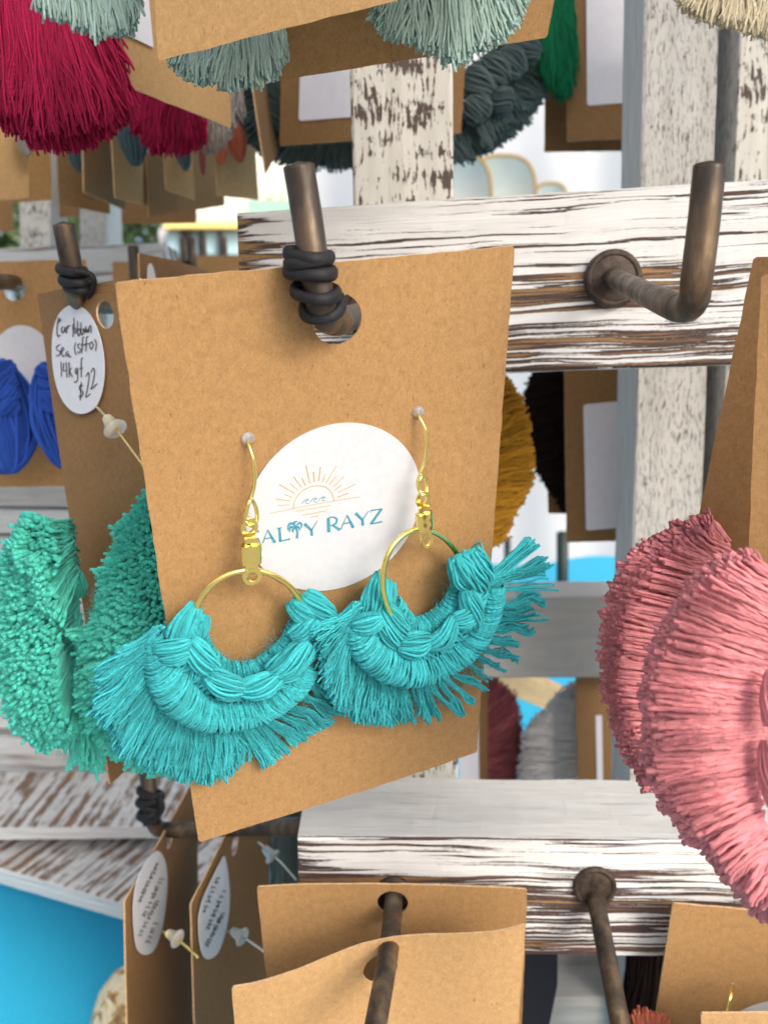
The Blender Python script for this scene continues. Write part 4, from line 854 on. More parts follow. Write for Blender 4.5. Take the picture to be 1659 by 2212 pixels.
    fuzz(b, [(740, 430, .006), (850, 760, .006), (1030, 820, .006), (1380, 620, .006), (1400, 380, .006)], [(700, 700, .008), (800, 950, .009), (1040, 1050, .009), (1400, 850, .009), (1650, 520, .007)], 700, pos=lambda x, y, z: P(x, y, .0014+np.abs(z)), L=70); b.build('stray_fibres', Y['teal'], o, kind='stuff')
ring_r = (30, 68, .9, 1.15); lowr = 1.0; lowR = (35, 73)
c1 = lambda x, y: ((460+.37*x-196)/.3083, (852.5+.37*y-1176.5)/.3083)
def w1(l): return [(*c1(x, y), h) for x, y, h in l]
th = np.linspace(0, 2*np.pi, 24, endpoint=False)
hoop1 = [(1115+395*math.cos(a), 565+385*math.sin(a), .0052 - .0008*math.sin(a)) for a in th]
E1 = hoop_earring(m1, 'left one of the two turquoise fringed gold hoops on the front card', hoop1,
    w1([(205, 262, .0003), (212, 300, .0018), (232, 370, .0030), (242, 440, .0034), (242, 520, .0036), (222, 600, .0042), (195, 650, .0046), (186, 700, .0050), (192, 735, .0052)]),
    w1([(192, 735, .0052), (215, 765, .0060), (245, 755, .0050), (258, 715, .0044), (248, 650, .0042), (222, 612, .0050), (200, 660, .0056)]),
    (*c1(213, 775), .0052), (c1(222, 835), c1(226, 1020), 70), (*c1(228, 1060), .0066), build1)
def build2(o, P):
    N = plA.N
    B = lambda p0, p1, w, n=15, nm='knot', **k: (lambda b: (bundle(b, p0, p1, w*1.08, 0, n=int(n*1.05), r=RY*1.42, pos=P, frame=N, ply=PLY, S=16, K=5, **k), b.build(nm, Y['teal'], o)))(Bag())
    b = Bag(); wrapridge(b, [(215, 700, .0085), (250, 800, .0088), (330, 910, .0092), (450, 1000, .0094), (600, 1050, .0094), (760, 1030, .0090), (900, 960, .0086), (1010, 880, .0080), (1090, 780, .0076), (1150, 660, .0070), (1190, 540, .0066), (1210, 460, .006)], [62, 85, 100, 105, 100, 96, 95, 92, 85, 78, 66, 50], 172, RY*1.12, P, N, tilt=.3, K=5, seg=20, ply=PLY, jit=.07); b.build('outer_wrap', Y['teal'], o)
    b = Bag(); wrapridge(b, [(490, 600, .0055), (550, 700, .0060), (640, 755, .0062), (760, 725, .0062), (870, 640, .006), (930, 540, .0058), (965, 430, .0056), (970, 300, .0055)], [62, 70, 70, 78, 74, 66, 62, 56], 76, RY*1.1, P, N, tilt=.2, K=5, seg=18, ply=PLY); b.build('inner_wrap', Y['teal'], o)
    b = Bag(); wrapridge(b, [(330, 560, .0070), (370, 730, .0080), (480, 860, .0080), (640, 890, .0080), (800, 840, .0078), (940, 730, .0074), (1030, 600, .0070), (1060, 430, .0064), (1040, 270, .006)], [75, 90, 90, 85, 85, 85, 80, 80, 70], 110, RY*1.1, P, N, tilt=.5, K=5, seg=16, jit=.4); b.build('under_wrap', Y['teal'], o)
    B((410, 390, .0060), (295, 680, .0085), 150, arch=.0016); B((465, 420, .0056), (370, 660, .0078), 120, arch=.0014); B((195, 740, .0098), (400, 690, .0112), 135, 12, arch=.001, twist=.3)
    B((420, 610, .0098), (540, 870, .0092), 165, 17, arch=.0018); B((520, 860, .0108), (740, 850, .0108), 160, 17, arch=.0018, twist=.4); B((720, 880, .0108), (920, 690, .0100), 120, arch=.0016, curve=.12)
    B((900, 690, .0098), (1075, 660, .0094), 130, 13, arch=.0012); B((1000, 480, .0088), (1050, 740, .0092), 125, arch=.0014); B((930, 245, .0064), (1030, 460, .0074), 165, 17, arch=.0016, twist=.3); B((1020, 210, .0064), (1100, 480, .0078), 175, 17, arch=.0018)
    b = Bag(); pr = dict(pos=P, r=RY, S=18, K=5, flare=1.3)
    fan(b, [(250, 580, .0088), (215, 640, .0092), (200, 800, .0092)], [(-60, 780, .0088), (0, 1000, .0080), (30, 1180, .0075), (120, 1280, .007)], nclump=10, nper=26, spread=1.2, tj=22, rj=14, dz=.0016, droop=-60, wav=9, lenj=.07, **pr)
    fan(b, [(250, 830, .0050), (330, 970, .0048), (450, 1060, .0045), (560, 1100, .0042)], [(90, 1300, .0065), (230, 1380, .006), (400, 1410, .0055), (600, 1400, .004)], nclump=14, nper=28, spread=1.0, tj=20, rj=13, dz=.0016, wav=9, bulge=-.0012, lenj=.09, **pr)
    for r0, t0, n_ in (((560, 1150), (590, 1395), 14), ((655, 1140), (700, 1390), 18), ((700, 1140), (800, 1385), 16), ((760, 1130), (890, 1350), 14), ((800, 1110), (960, 1340), 10), ((830, 1090), (1020, 1250), 14), ((900, 1070), (1100, 1150), 16), ((1010, 990), (1130, 1105), 7), ((1070, 950), (1240, 1020), 14), ((1120, 900), (1330, 950), 18), ((1150, 830), (1340, 850), 16), ((1180, 760), (1440, 740), 14), ((1200, 700), (1530, 672), 4), ((1200, 690), (1470, 640), 16), ((1210, 600), (1520, 545), 18), ((1190, 470), (1610, 455), 4), ((1170, 420), (1560, 380), 5), ((1150, 450), (1560, 290), 18), ((1140, 430), (1470, 150), 18)):
        fan(b, [(r0[0]-20, r0[1]-16, .0062), (r0[0]+20, r0[1]+16, .0062)], [(t0[0]-32, t0[1]-28, .0045), (t0[0]+32, t0[1]+28, .0045)], nclump=1, nper=int(n_*1.7), spread=.5, tj=8 if n_ > 6 else 3, rj=9, dz=.001, wav=9, lenj=.06, **pr)
    b.build('fringe', Y['teal'], o, kind='stuff')
    b = Bag(); fuzz(b, [(200, 700, .010), (330, 900, .010), (600, 1050, .011), (1000, 880, .010), (1180, 460, .007)], [(-30, 1000, .007), (200, 1380, .006), (640, 1390, .006), (1240, 1000, .006), (1540, 300, .006)], 1500, pos=lambda x, y, z: P(x, y, .0014+np.abs(z)), L=75)
    fuzz(b, [(420, 400, .006), (560, 640, .007), (740, 680, .007), (900, 400, .006), (930, 230, .006)], [(290, 640, .010), (450, 900, .011), (740, 900, .011), (1050, 700, .010), (1130, 250, .007)], 700, pos=lambda x, y, z: P(x, y, .0014+np.abs(z)), L=70); b.build('stray_fibres', Y['teal'], o, kind='stuff')
ring_r = (22, 53, .9, 1.15); lowr = .75; lowR = (30, 58)
c2 = lambda x, y: ((460+.37*x-699)/.3083, (852.5+.37*y-1125.3)/.3083)
def w2(l): return [(*c2(x, y), h) for x, y, h in l]
hoop2 = [(705+290*math.cos(a)+20*math.sin(a), 445+385*math.sin(a), .0075 - .0040*math.cos(a)) for a in th]
E2 = hoop_earring(m2, 'right one of the two turquoise fringed gold hoops, its fringe flaring past the card edge', hoop2,
    w2([(1196, 105, .0003), (1204, 130, .0018), (1236, 195, .0032), (1248, 280, .0038), (1242, 370, .0042), (1215, 450, .0048), (1196, 505, .0052), (1200, 550, .0056), (1218, 580, .0060)]),
    w2([(1205, 555, .0058), (1222, 590, .0068), (1244, 578, .0060), (1250, 525, .0052), (1236, 478, .0050), (1216, 480, .0058), (1203, 515, .0062)]),
    (*c2(1226, 612), .0062), (c2(1230, 655), c2(1240, 820), 55), (*c2(1250, 850), .0078), build2)

def tassel(name, lab, ykey, fans, fz=None, extra=None, grp=None, cat='earring', org=None, wire=None):
    o = thing(name, A(org) if org is not None else at(*fans[0][0][0]), lab, cat, grp); b = Bag()
    for (ro, ta, tb, kw) in fans: fan(b, ro, ta, tb, **kw)
    b.build('fringe', Y[ykey], o, kind='stuff')
    if fz: b = Bag(); [fuzz(b, *f) for f in fz]; b.build('stray_fibres', Y[ykey], o, kind='stuff')
    if extra: extra(o, Y[ykey])
    return o
def knots(lst, r, frame=None, n=12, ply=None):
    def f(o, mat):
        for (p0, p1, w) in lst:
            b = Bag(); bundle(b, p0, p1, w, 0, n=n, r=r, pos=at, frame=frame if frame is not None else nrm(CAM-A(p0)), arch=.0012, ply=ply, depth=.7); b.build('knot', mat, o)
    return f
S3 = lambda x, y, z: (.37*x, 1057+.37*y, z)     # crop 0,1240
def Q(l, f, z): return [(*f(x, y), (z[i] if isinstance(z, (list, tuple)) else z)) for i, (x, y) in enumerate(l)]
g1 = lambda x, y: (.37*x, 1057+.37*y)
# left brush-like pair seen from their cut ends
o = tassel('fringe_earring', 'thick aqua fringe at the left edge, its cut ends turned to the viewer', 'aqua', [
    (Q([(400, 220), (420, 420), (430, 650), (440, 900), (450, 1150)], g1, .214), Q([(150, 160), (40, 300), (-30, 520), (-60, 800), (-40, 1130), (60, 1400), (250, 1540)], g1, .195), Q([(260, 200), (320, 330), (300, 560), (330, 800), (330, 1050), (350, 1280), (420, 1420)], g1, .186), dict(nclump=180, nper=16, r=.00038, S=6, K=6, spread=5, tj=5, rj=6, dz=.0035, wav=.7, flare=1.25, lenj=.03)),
    (Q([(440, 620), (450, 900), (460, 1200)], g1, .212), Q([(340, 1180), (400, 1620), (580, 1650)], g1, .208), Q([(440, 1150), (500, 1600), (600, 1600)], g1, .203), dict(nclump=22, nper=10, r=.00034, S=8, K=6, spread=4, tj=6, rj=6, dz=.001, wav=2.5, flare=1.5, lenj=.04)),
    (Q([(400, 240), (415, 340)], g1, .204), Q([(150, 160), (60, 330), (120, 480)], g1, .186), None, dict(nclump=16, nper=12, r=.00034, S=9, K=6, spread=1.5, tj=5, rj=4, wav=2, flare=1.5, lenj=.05)),
    (Q([(410, 300), (425, 520)], g1, .203), Q([(180, 440), (260, 700), (330, 760)], g1, .184), None, dict(nclump=16, nper=12, r=.00034, S=9, K=6, spread=1.5, tj=6, rj=6, wav=2, flare=1.4, lenj=.06))],
    fz=[(Q([(150, 160), (-20, 500), (0, 1300), (400, 1600)], g1, .193), Q([(200, 200), (60, 520), (60, 1280), (400, 1540)], g1, .19), 1200, .000024, None, 13)],
    extra=knots([((*g1(400, 470), .212), (*g1(440, 640), .212), 56)], .00036, n=12), grp='aqua brush fringe earrings', org=(*g1(420, 600), .21))
stopper_wire(o, [(x, y, zon(plB, x, y, h)) for x, y, h in ((207, 878, -.001), (215, 884, .003), (236, 908, .005), (262, 940, .007), (300, 991, .009), (345, 1050, .010))], 250, 928, zon(plB, 250, 928, .006), (-20, -27, .002))
oS2 = thing('fringe_earring', at(330, 1200, .19), 'aqua fringe between the handwritten card and the front card, cut ends facing out', 'earring', 'aqua brush fringe earrings')
b = Bag()
fan(b, Q([(930, 120), (960, 400), (980, 700), (1000, 1000), (1020, 1300)], g1, .206), Q([(850, 20), (740, 170), (640, 330), (570, 480), (540, 700), (470, 900), (430, 1200), (480, 1400), (640, 1570), (860, 1660)], g1, .190), Q([(920, 60), (960, 200), (980, 400), (980, 560), (980, 760), (980, 950), (980, 1150), (980, 1300), (1000, 1450), (1060, 1650)], g1, .181),
    nclump=215, nper=17, r=.00036, S=6, K=6, spread=6, tj=5, rj=6, dz=.003, wav=.7, flare=1.25, lenj=.05)
fan(b, Q([(820, 260), (800, 300)], g1, .198), Q([(650, 240), (720, 180)], g1, .190), None, nclump=3, nper=9, r=.00036, S=8, K=6, spread=1, tj=4, rj=6, wav=2, flare=1.6)
fan(b, Q([(560, 800), (580, 860)], g1, .196), Q([(375, 830), (440, 900)], g1, .190), None, nclump=3, nper=9, r=.00036, S=8, K=6, spread=1, tj=4, rj=6, wav=2, flare=1.6)
b.build('fringe', Y['aqua'], oS2, kind='stuff')
b = Bag(); fuzz(b, Q([(840, 40), (640, 330), (540, 600), (430, 1000), (480, 1400), (860, 1650)], g1, .186), Q([(900, 60), (760, 330), (640, 600), (560, 1000), (620, 1350), (900, 1600)], g1, .182), 2200, .000024, None, 15); b.build('stray_fibres', Y['aqua'], oS2, kind='stuff')

# pink pair at the right
g2 = lambda x, y: (1045+.37*x, 1057+.37*y); g3 = lambda x, y: (1045+.37*x, 1598.5+.37*y)
tassel('fringe_earring', 'rear one of the two big pink fringe earrings at the right edge, slightly darker', 'pink', [
    (Q([(1420, 380), (1560, 560), (1640, 800), (1660, 1100), (1640, 1400), (1560, 1700)], g2, .172), Q([(1290, 170), (1110, 220), (930, 330), (830, 430), (745, 570), (705, 760), (685, 930), (695, 1100), (710, 1220), (750, 1350), (810, 1530), (890, 1650), (960, 1780)], g2, .166), Q([(1310, 230), (1180, 300), (1030, 420), (930, 520), (850, 640), (800, 790), (770, 950), (770, 1100), (790, 1220), (820, 1340), (880, 1480), (930, 1600), (990, 1700)], g2, .160), dict(nclump=150, nper=14, r=.00037, S=18, K=6, ply=.0034, spread=2.5, tj=5, rj=8, dz=.002, wav=1.6, flare=1.15, lenj=.05)),
    (Q([(1450, 380), (1560, 520)], g2, .168), Q([(1290, 165), (1110, 225), (930, 330), (830, 430)], g2, .162), None, dict(nclump=18, nper=18, r=.00034, S=12, K=5, spread=1.3, tj=6, rj=8, dz=.0015, wav=4, flare=1.2, lenj=.12))],
    fz=[(Q([(900, 340), (700, 800), (700, 1150), (800, 1500)], g2, .160), Q([(1000, 400), (800, 800), (800, 1150), (900, 1500)], g2, .158), 1300, .000024, None, 22)], grp='pink fringe earrings', org=(1660, 1500, .17))
def pinkx(o, mat):
    knots([((1676, 1450, .128), (1672, 1570, .128), 54), ((1665, 1600, .129), (1690, 1760, .129), 64)], .00034, n=18)(o, mat)
tassel('fringe_earring', 'front one of the two big pink fringe earrings, cropped by the right picture edge', 'pink', [
    (Q([(1740, 560), (1700, 800), (1640, 1000), (1600, 1250), (1580, 1500), (1580, 1750), (1600, 1950), (1650, 2150), (1720, 2300)], g2, .134), Q([(1540, 370), (1340, 430), (1240, 500), (1170, 600), (1085, 730), (1005, 850), (955, 1010), (925, 1130), (930, 1300), (940, 1480), (950, 1600), (985, 1735), (1040, 1850), (1130, 1960), (1180, 2060), (1290, 2100), (1370, 2220), (1450, 2310), (1520, 2400), (1600, 2490), (1680, 2530)], g2, .140), Q([(1560, 420), (1400, 470), (1300, 540), (1230, 640), (1150, 760), (1080, 880), (1030, 1010), (1000, 1130), (990, 1300), (1000, 1480), (1010, 1600), (1050, 1700), (1100, 1800), (1180, 1900), (1240, 2000), (1320, 2050), (1390, 2180), (1470, 2270), (1540, 2360), (1620, 2440), (1700, 2500)], g2, .131), dict(nclump=175, nper=13, r=.00037, S=22, K=6, ply=.0034, spread=1.7, tj=6, rj=8, dz=.0025, wav=1.7, flare=1.15, lenj=.05, tvar=1.0, bulge=.003))],
    fz=[(Q([(1240, 500), (950, 1010), (930, 1400), (1130, 1960)], g2, .130), Q([(1500, 600), (1400, 1000), (1400, 1400), (1400, 1960)], g2, .126), 2200, .000024, None, 24)], extra=pinkx, grp='pink fringe earrings', org=(1700, 1500, .13))

# top tassels
h1 = lambda x, y: (.37*x, .37*y); h2 = lambda x, y: (512+.37*x, .37*y); h3 = lambda x, y: (1045+.37*x, .37*y)
tassel('tassel_earring', 'large raspberry tassel at the top left', 'rasp', [
    (Q([(-260, -350), (0, -380), (250, -420), (480, -400)], h1, [.215, .21, .205, .21]), Q([(-160, 620), (0, 660), (100, 750), (220, 835), (400, 855), (540, 820), (690, 715), (750, 640), (700, 430), (640, 200)], h1, .215), None, dict(nclump=56, nper=49, r=.00027, S=18, K=5, spread=1.0, tj=5, rj=10, dz=.006, wav=8, bulge=.004, lenj=.06)),
    (Q([(0, -300), (300, -320)], h1, .20), Q([(60, 640), (300, 800), (600, 700)], h1, .205), None, dict(nclump=18, nper=38, r=.00027, S=18, K=5, spread=1.0, tj=6, rj=10, dz=.004, wav=9, bulge=.004, lenj=.1))], grp='raspberry tassels', org=(80, 100, .21))
tassel('tassel_earring', 'smaller raspberry tassel below the slanting card', 'rasp', [
    (Q([(760, 200), (1000, 180), (1160, 300)], h1, .285), Q([(725, 540), (770, 690), (840, 790), (900, 870), (1040, 890), (1150, 835), (1140, 680)], h1, .285), None, dict(nclump=26, nper=49, r=.00029, S=12, K=5, spread=1.2, tj=6, rj=10, dz=.006, wav=4, lenj=.07))], grp='raspberry tassels', org=(350, 200, .285))
tassel('tassel_earring', 'pale mint tassel cropped by the top edge above the raspberry one', 'mint', [
    (Q([(200, -350), (500, -380), (800, -350)], h1, .16), Q([(235, 40), (300, 75), (380, 100), (480, 140), (560, 210), (650, 180), (730, 190), (780, 100), (800, 0)], h1, .165), None, dict(nclump=22, nper=49, r=.00029, S=12, K=5, spread=1.1, tj=6, rj=10, dz=.004, wav=5, lenj=.1))], grp='pale mint tassels', org=(200, -60, .16))
tassel('tassel_earring', 'pale mint tassel hanging between the two top cards, left one', 'mint', [
    (Q([(1150, -120), (1400, -160), (1600, -140)], h1, .168), Q([(1000, 350), (1070, 410), (1150, 465), (1250, 475), (1340, 505), (1420, 470), (1520, 478), (1600, 420), (1650, 300)], h1, .168), None, dict(nclump=20, nper=53, r=.00029, S=12, K=5, spread=1.1, tj=6, rj=10, dz=.003, wav=4, lenj=.08))], grp='pale mint tassels', org=(500, 20, .168))
tassel('tassel_earring', 'pale mint tassel in front of the second top card, right one', 'mint', [
    (Q([(950, -380), (1250, -420), (1500, -380)], h2, .164), Q([(800, 30), (850, 170), (900, 205), (960, 195), (1060, 265), (1170, 290), (1240, 350), (1310, 370), (1370, 290), (1480, 250), (1590, 160), (1650, 60), (1690, -40)], h2, .168), None, dict(nclump=30, nper=53, r=.00029, S=12, K=5, spread=1.1, tj=6, rj=10, dz=.003, wav=5, lenj=.08))], grp='pale mint tassels', org=(980, -100, .165))
tassel('tassel_earring', 'small grey tassel below the slanting card, beside the raspberry one', 'grey', [
    (Q([(1180, 420), (1340, 420)], h1, .292), Q([(1168, 800), (1200, 865), (1260, 875), (1340, 790), (1350, 720)], h1, .292), None, dict(nclump=12, nper=45, r=.00029, S=10, K=5, spread=1.1, tj=5, rj=8, dz=.003, wav=3, lenj=.05)),
    (Q([(1300, 380), (1380, 420)], h1, .30), Q([(1340, 640), (1400, 690)], h1, .30), None, dict(nclump=5, nper=34, r=.00029, S=10, K=5, spread=1.1, tj=6, rj=8, dz=.003, wav=3, lenj=.1))], org=(460, 200, .29))
tassel('tassel_earring', 'cream tassel cropped by the upper right corner', 'cream', [
    (Q([(1300, -380), (1500, -420), (1800, -400)], h3, .20), Q([(1140, -10), (1190, 60), (1260, 95), (1380, 120), (1500, 160), (1640, 205), (1760, 230)], h3, .205), None, dict(nclump=26, nper=49, r=.00029, S=12, K=5, spread=1.1, tj=5, rj=10, dz=.004, wav=4, lenj=.07))], org=(1600, -60, .2))
tassel('tassel_earring', 'emerald green tassel beside the labelled card at the top', 'green', [
    (Q([(380, -380), (470, -380)], h3, .345), Q([(300, 300), (370, 480), (410, 520), (470, 585), (492, 540), (520, 300)], h3, .345), None, dict(nclump=22, nper=49, r=.00034, S=12, K=5, spread=1.2, tj=6, rj=8, dz=.003, wav=5, lenj=.12))], org=(1200, 0, .345))
# slate fringe ring behind the post card
tassel('fringe_earring', 'dark slate fringe left of the chipped post, behind the card', 'slate', [
    (Q([(250, 420), (330, 600), (500, 680), (680, 700)], h2, .345), Q([(-20, 420), (-10, 600), (60, 800), (150, 890), (260, 940), (420, 980), (560, 985), (700, 965)], h2, .350), None, dict(nclump=34, nper=24, r=.00045, S=10, K=5, spread=1.1, tj=5, rj=14, dz=.004, wav=3, lenj=.08))], extra=knots([((*h2(180, 480), .342), (*h2(260, 620), .342), 50), ((*h2(190, 600), .342), (*h2(300, 760), .342), 50)], .0005), grp='dark slate fringe earrings', org=(600, 250, .345))
tassel('fringe_earring', 'dark slate braided fringe right of the chipped post', 'slate', [
    (Q([(1180, 780), (1320, 700), (1420, 620), (1500, 500), (1530, 350), (1540, 230)], h2, .345), Q([(1190, 950), (1320, 940), (1480, 870), (1600, 790), (1700, 690), (1790, 540), (1815, 400), (1800, 250)], h2, .350), None, dict(nclump=40, nper=24, r=.00045, S=10, K=5, spread=1.1, tj=5, rj=14, dz=.004, wav=3, lenj=.07)),
    (Q([(1350, 500), (1450, 350)], h2, .34), Q([(1440, 860), (1660, 640)], h2, .343), None, dict(nclump=12, nper=20, r=.00050, S=10, K=5, spread=1.1, tj=5, rj=14, dz=.003, wav=3, lenj=.07))],
    extra=knots([((*h2(1330, 420), .336), (*h2(1480, 560), .336), 62), ((*h2(1440, 330), .335), (*h2(1560, 500), .336), 62), ((*h2(1560, 280), .336), (*h2(1650, 440), .336), 60), ((*h2(1370, 560), .336), (*h2(1430, 700), .336), 60), ((*h2(1620, 250), .336), (*h2(1760, 330), .336), 52), ((*h2(1500, 560), .335), (*h2(1600, 620), .335), 55)], .0006), grp='dark slate fringe earrings', org=(1080, 200, .345))
# middle distance
k2 = lambda x, y: (1045+.37*x, 511.5+.37*y)
tassel('fringe_earring', 'mustard yellow fringe showing past the right edge of the front card', 'must', [
    (Q([(-120, 900), (-60, 1250), (-100, 1700), (-150, 1900)], k2, .30), Q([(90, 790), (150, 860), (210, 960), (250, 1100), (280, 1300), (270, 1420), (220, 1530), (160, 1640), (110, 1760), (20, 1800)], k2, .305), None, dict(nclump=44, nper=26, r=.00042, S=10, K=5, spread=1.1, tj=4, rj=12, dz=.004, wav=3, lenj=.03))], org=(1080, 980, .3))
tassel('fringe_earring', 'nearly black brown fringe left of the labelled card in the middle gap', 'brown', [
    (Q([(520, 700), (540, 1100), (520, 1500)], k2, .368), Q([(330, 740), (262, 880), (246, 1010), (262, 1150), (290, 1290), (340, 1400), (400, 1480), (480, 1590)], k2, .368), None, dict(nclump=40, nper=26, r=.00046, S=9, K=5, spread=1.1, tj=4, rj=12, dz=.004, wav=2, lenj=.02))], org=(1200, 950, .335))
j6 = lambda x, y: (1057+.239*x, 1176.5+.239*y)
tassel('fringe_earring', 'burgundy fringe below the grey rail, right of the front card', 'burg', [
    (Q([(-120, 1500), (-100, 1900), (-100, 2300)], j6, .43), Q([(0, 1230), (110, 1270), (200, 1380), (250, 1520), (270, 1700), (265, 1900), (240, 2080), (200, 2300)], j6, .435), None, dict(nclump=34, nper=26, r=.00046, S=9, K=5, spread=1.2, tj=4, rj=12, dz=.004, wav=2, lenj=.03))], org=(1070, 1600, .33))
tassel('fringe_earring', 'fluffy off-white tassel below the grey rail', 'white', [
    (Q([(860, 1400), (860, 1800), (860, 2200)], j6, .425), Q([(760, 1260), (690, 1330), (590, 1390), (530, 1500), (440, 1570), (370, 1640), (325, 1740), (305, 1900), (300, 2100), (320, 2400)], j6, .428), None, dict(nclump=46, nper=26, r=.00055, S=9, K=5, spread=1.4, tj=4, rj=14, dz=.006, wav=4, lenj=.05))],
    fz=[(Q([(690, 1330), (530, 1500), (370, 1640), (300, 1900), (305, 2150)], j6, .42), Q([(760, 1400), (600, 1600), (480, 1750), (420, 1900), (420, 2150)], j6, .418), 160, .00005, None, 16)], org=(1230, 1620, .345))
tassel('tassel_earring', 'coral tassel tip rising at the bottom edge beside the right peg', 'coral', [
    (Q([(1400, 2330, .232), (1450, 2330, .232)], lambda x, y: (x, y), .232) if False else [(1395, 2330, .232), (1450, 2330, .232)], [(1366, 2192, .232), (1395, 2186, .232), (1435, 2204, .232)], None, dict(nclump=10, nper=18, r=.00042, S=8, K=5, spread=1.1, tj=4, rj=8, dz=.002, wav=2, lenj=.05))], org=(1410, 2320, .232))
tassel('fringe_earring', 'black fringe in shadow under the lower rail, right of the slanting peg', 'brown', [
    ([(1380, 2020, .31), (1480, 2020, .31)], [(1330, 2290, .31), (1400, 2330, .31), (1470, 2300, .31)], None, dict(nclump=20, nper=24, r=.0006, S=9, K=5, spread=1.2, tj=5, rj=12, dz=.006, wav=3, lenj=.05))], org=(1400, 2050, .31))
tassel('fringe_earring', 'dark green fringe glimpsed left of the lower rail end', 'slate', [
    ([(600, 1700, .36), (690, 1700, .36)], [(590, 2080, .36), (680, 2090, .36)], None, dict(nclump=26, nper=22, r=.0006, S=9, K=5, spread=1.2, tj=5, rj=8, dz=.006, wav=3, lenj=.05))], org=(640, 1720, .36))
# earring parts of lower cards
oDe = thing('ear_wire_set', at(374, 2022, .28), 'gold ear wire with clear stopper on the back of the leftmost lower card', 'ear wire', 'ear wires with clear stoppers'); stopper_wire(oDe, [(352, 2013, .272), (372, 2024, .268), (400, 2044, .264), (428, 2070, .260)], 385, 2030, .266, (-20, -12, .002), 'gold')
oEe = thing('ear_wire_set', at(518, 2024, .28), 'steel ear wire with clear stopper on the back of the second lower card', 'ear wire', 'ear wires with clear stoppers'); stopper_wire(oEe, [(489, 2013, .275), (510, 2018, .271), (540, 2036, .267), (572, 2058, .263)], 525, 2026, .269, (-20, -12, .002), 'silver')
oEf = thing('ear_wire_set', at(583, 1844, .30), 'dull ear wire with clear stopper left of the lower rail end', 'ear wire', 'ear wires with clear stoppers'); stopper_wire(oEf, [(556, 1820, .290), (575, 1835, .288), (610, 1868, .284), (640, 1902, .280)], 590, 1853, .286, (-18, -20, .002), 'silver')
oHe = thing('ear_wire_set', at(1581, 2131, .225), 'gold ear wire rising from the pierced hole of the lower right card', 'ear wire', 'ear wires with clear stoppers'); rod('ear_wire', [A(p) for p in ((1581, 2131, .2285), (1578, 2150, .2245), (1570, 2190, .2225), (1556, 2240, .220))], .0005, M['gold'], oHe, K=8)
# blue leaf earrings
k5 = lambda x, y: (.37*x, 511.5+.37*y)
def leaf(lab, top, tip, wid, z, ykey, wire_=True, n=30, r=.00045, grp=None, kn=True):
    o = thing('leaf_earring', at(*top, z), lab, 'earring', grp); fr = nrm(CAM - at(*top, z)); b = Bag()
    bundle(b, (*top, z), (*tip, z+.001), wid, 0, n=n, r=r, pos=at, frame=fr, twist=.15, arch=.002, depth=.4, endw=.12, S=16); b.build('leaf', Y[ykey], o)
    if kn:
        for k in range(4):
            t = .10 + .11*k; x = top[0]+(tip[0]-top[0])*t; y = top[1]+(tip[1]-top[1])*t; w = wid*.23
            for s_ in (-1, 1):
                b = Bag(); bundle(b, (x-s_*w*.1, y+8, z-.0042), (x+s_*w*1.1, y-12, z-.0034), wid*.26, 0, n=8, r=r, pos=at, frame=fr, arch=.0008, depth=.7); b.build('knot', Y[ykey], o)
    return o
leaf('left one of the royal blue leaf earrings, cut by the picture edge', (-8, 775), (20, 1022), 145, .292, 'blue', grp='royal blue leaf earrings')
leaf('right one of the royal blue leaf earrings, partly behind the handwritten card', (100, 782), (140, 1010), 96, .290, 'blue', grp='royal blue leaf earrings')
for (tp, ti, w, z, yk, lab) in (((283, 215), (293, 357), 62, .322, 'leaf', 'slate blue leaf earring on the fifth card of the upper row'), ((392, 300), (402, 367), 26, .330, 'leaf', 'slate blue leaf tip on the bright notched card of the upper row'), ((160, 280), (172, 370), 36, .37, 'leaf', 'slate blue leaf tip over the third card of the upper row'),
        ((476, 270), (478, 352), 26, .336, 'coral', 'left coral leaf earring on the last card of the upper row'), ((508, 262), (518, 350), 34, .340, 'coral', 'right coral leaf earring on the last card of the upper row'), ((434, 300), (440, 375), 9, .375, 'burg', 'thin dark red earring on the eighth card of the upper row'),
        ((55, 250), (58, 335), 34, .335, 'grey', 'grey leaf earring tip between the first two cards of the upper row'), ((320, 270), (326, 330), 30, .33, 'white', 'white tuft peeking beside the smaller raspberry tassel')):
    leaf(lab, tp, ti, w, z, yk, n=22, r=.0004, kn=False)
# odd things
o = thing('tan_slat', at(1140, 1500, .55), 'tan wooden slat lying diagonally under the grey rail', 'wooden slat'); a = at(1090, 1440, .52); b_ = at(1240, 1508, .60); plank('slat', a, b_, a + (at(1070, 1490, .52)-a), BACK*.02, [plain('tan_board', (.42, .30, .15), .7, ns=60)]*3, o, seed=50)
def pole(x0, y0, x1, y1, d, r, lab):
    V, q, uv, t = tubes(np.array([vat(x0, y0, d), vat(x1, y1, d)]), r, K=12); m_ = mesh('pole', V, q, plain('dark_green_pole', (.02, .035, .03), .5)); tag(m_, lab, 'pole')
pole(1215, 1150, 1215, 1330, .8, .0062, 'thick dark pole standing in front of the bright blue cloth, behind the grey rail'); pole(1096, 1162, 1096, 1330, .8, .0035, 'thin dark pole left of the thick one, behind the turquoise fringe')
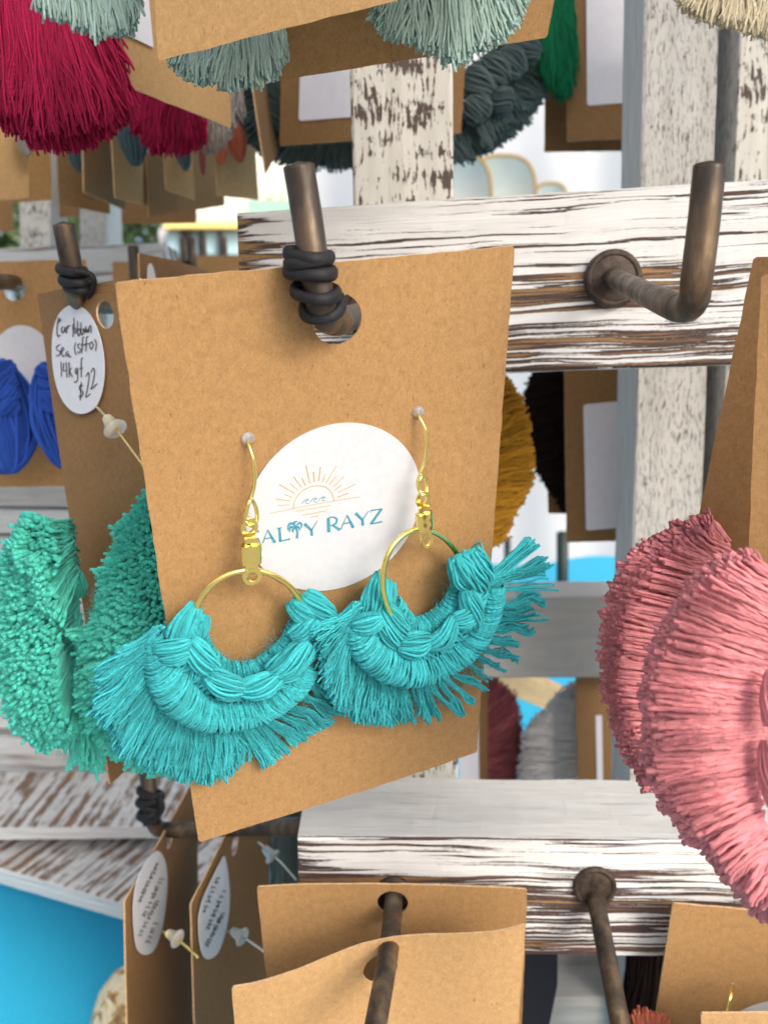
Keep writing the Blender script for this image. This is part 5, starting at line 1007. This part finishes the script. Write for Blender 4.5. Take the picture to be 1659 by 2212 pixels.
# navy object and straw basket
def blob(name, cx, cy, z, rx, ry, rz, mat, lab, cat, parts=None):
    c = at(cx, cy, z); s = z/F; nu, nv = 40, 20; V = []
    for j in range(nv+1):
        ph = math.pi*j/nv
        for i in range(nu):
            a = 2*math.pi*i/nu; V.append(c + np.array([math.cos(a)*math.sin(ph)*rx*s, math.sin(a)*math.sin(ph)*rz, math.cos(ph)*ry*s])*(1+.02*math.sin(9*a)*math.sin(7*ph)))
    f = [(j*nu+i, j*nu+(i+1) % nu, (j+1)*nu+(i+1) % nu, (j+1)*nu+i) for j in range(nv) for i in range(nu)]
    o = mesh(name, V, np.array(f), mat); return tag(o, lab, cat)
def shell():
    m, t, b = newmat('spotted_shell'); c = N_(t, 'ShaderNodeTexCoord').outputs['Object']
    n = noise(t, c, 150, 4, .6, .8); k = ramp(t, n, [(.38, (.30, .14, .04)), (.46, (.68, .48, .20)), (.54, (.80, .72, .52)), (.66, (.72, .55, .26))]); t.links.new(k, b.inputs['Base Color']); b.inputs['Roughness'].default_value = .4; return m
blob('round_pouch', 300, 2215, .36, 100, 135, .02, shell(), 'rounded cream and brown mottled pouch at the bottom left, on the blue cloth', 'pouch')
navy = plain('navy_fabric', (.012, .016, .03), .7, ns=200)
nb = Bag(); P_ = [at(1120, 2050, .30), at(1205, 2050, .30), at(1204, 2130, .30), at(1178, 2260, .30), at(1110, 2260, .30)]
V = np.array(P_ + [p + BACK*.03 for p in P_]); o = mesh('navy_pouch', V, [(0, 1, 2, 3, 4), (9, 8, 7, 6, 5)] + [(i, (i+1) % 5, (i+1) % 5+5, i+5) for i in range(5)], navy, smooth_=False); tag(o, 'navy blue fabric pouch in the shade under the lower rail', 'pouch')
V = np.array([at(272, 2085, .33), at(296, 2060, .33), at(304, 2300, .33), at(274, 2300, .33)]); V = np.vstack([V, V+BACK*.01]); o = mesh('dark_ribbon', V, [(0, 1, 2, 3), (7, 6, 5, 4), (0, 4, 5, 1), (1, 5, 6, 2), (2, 6, 7, 3), (3, 7, 4, 0)], plain('dark_grey_cloth', (.06, .055, .07), .8, ns=400), smooth_=False); tag(o, 'dark grey ribbon hanging beside the mottled pouch', 'ribbon')
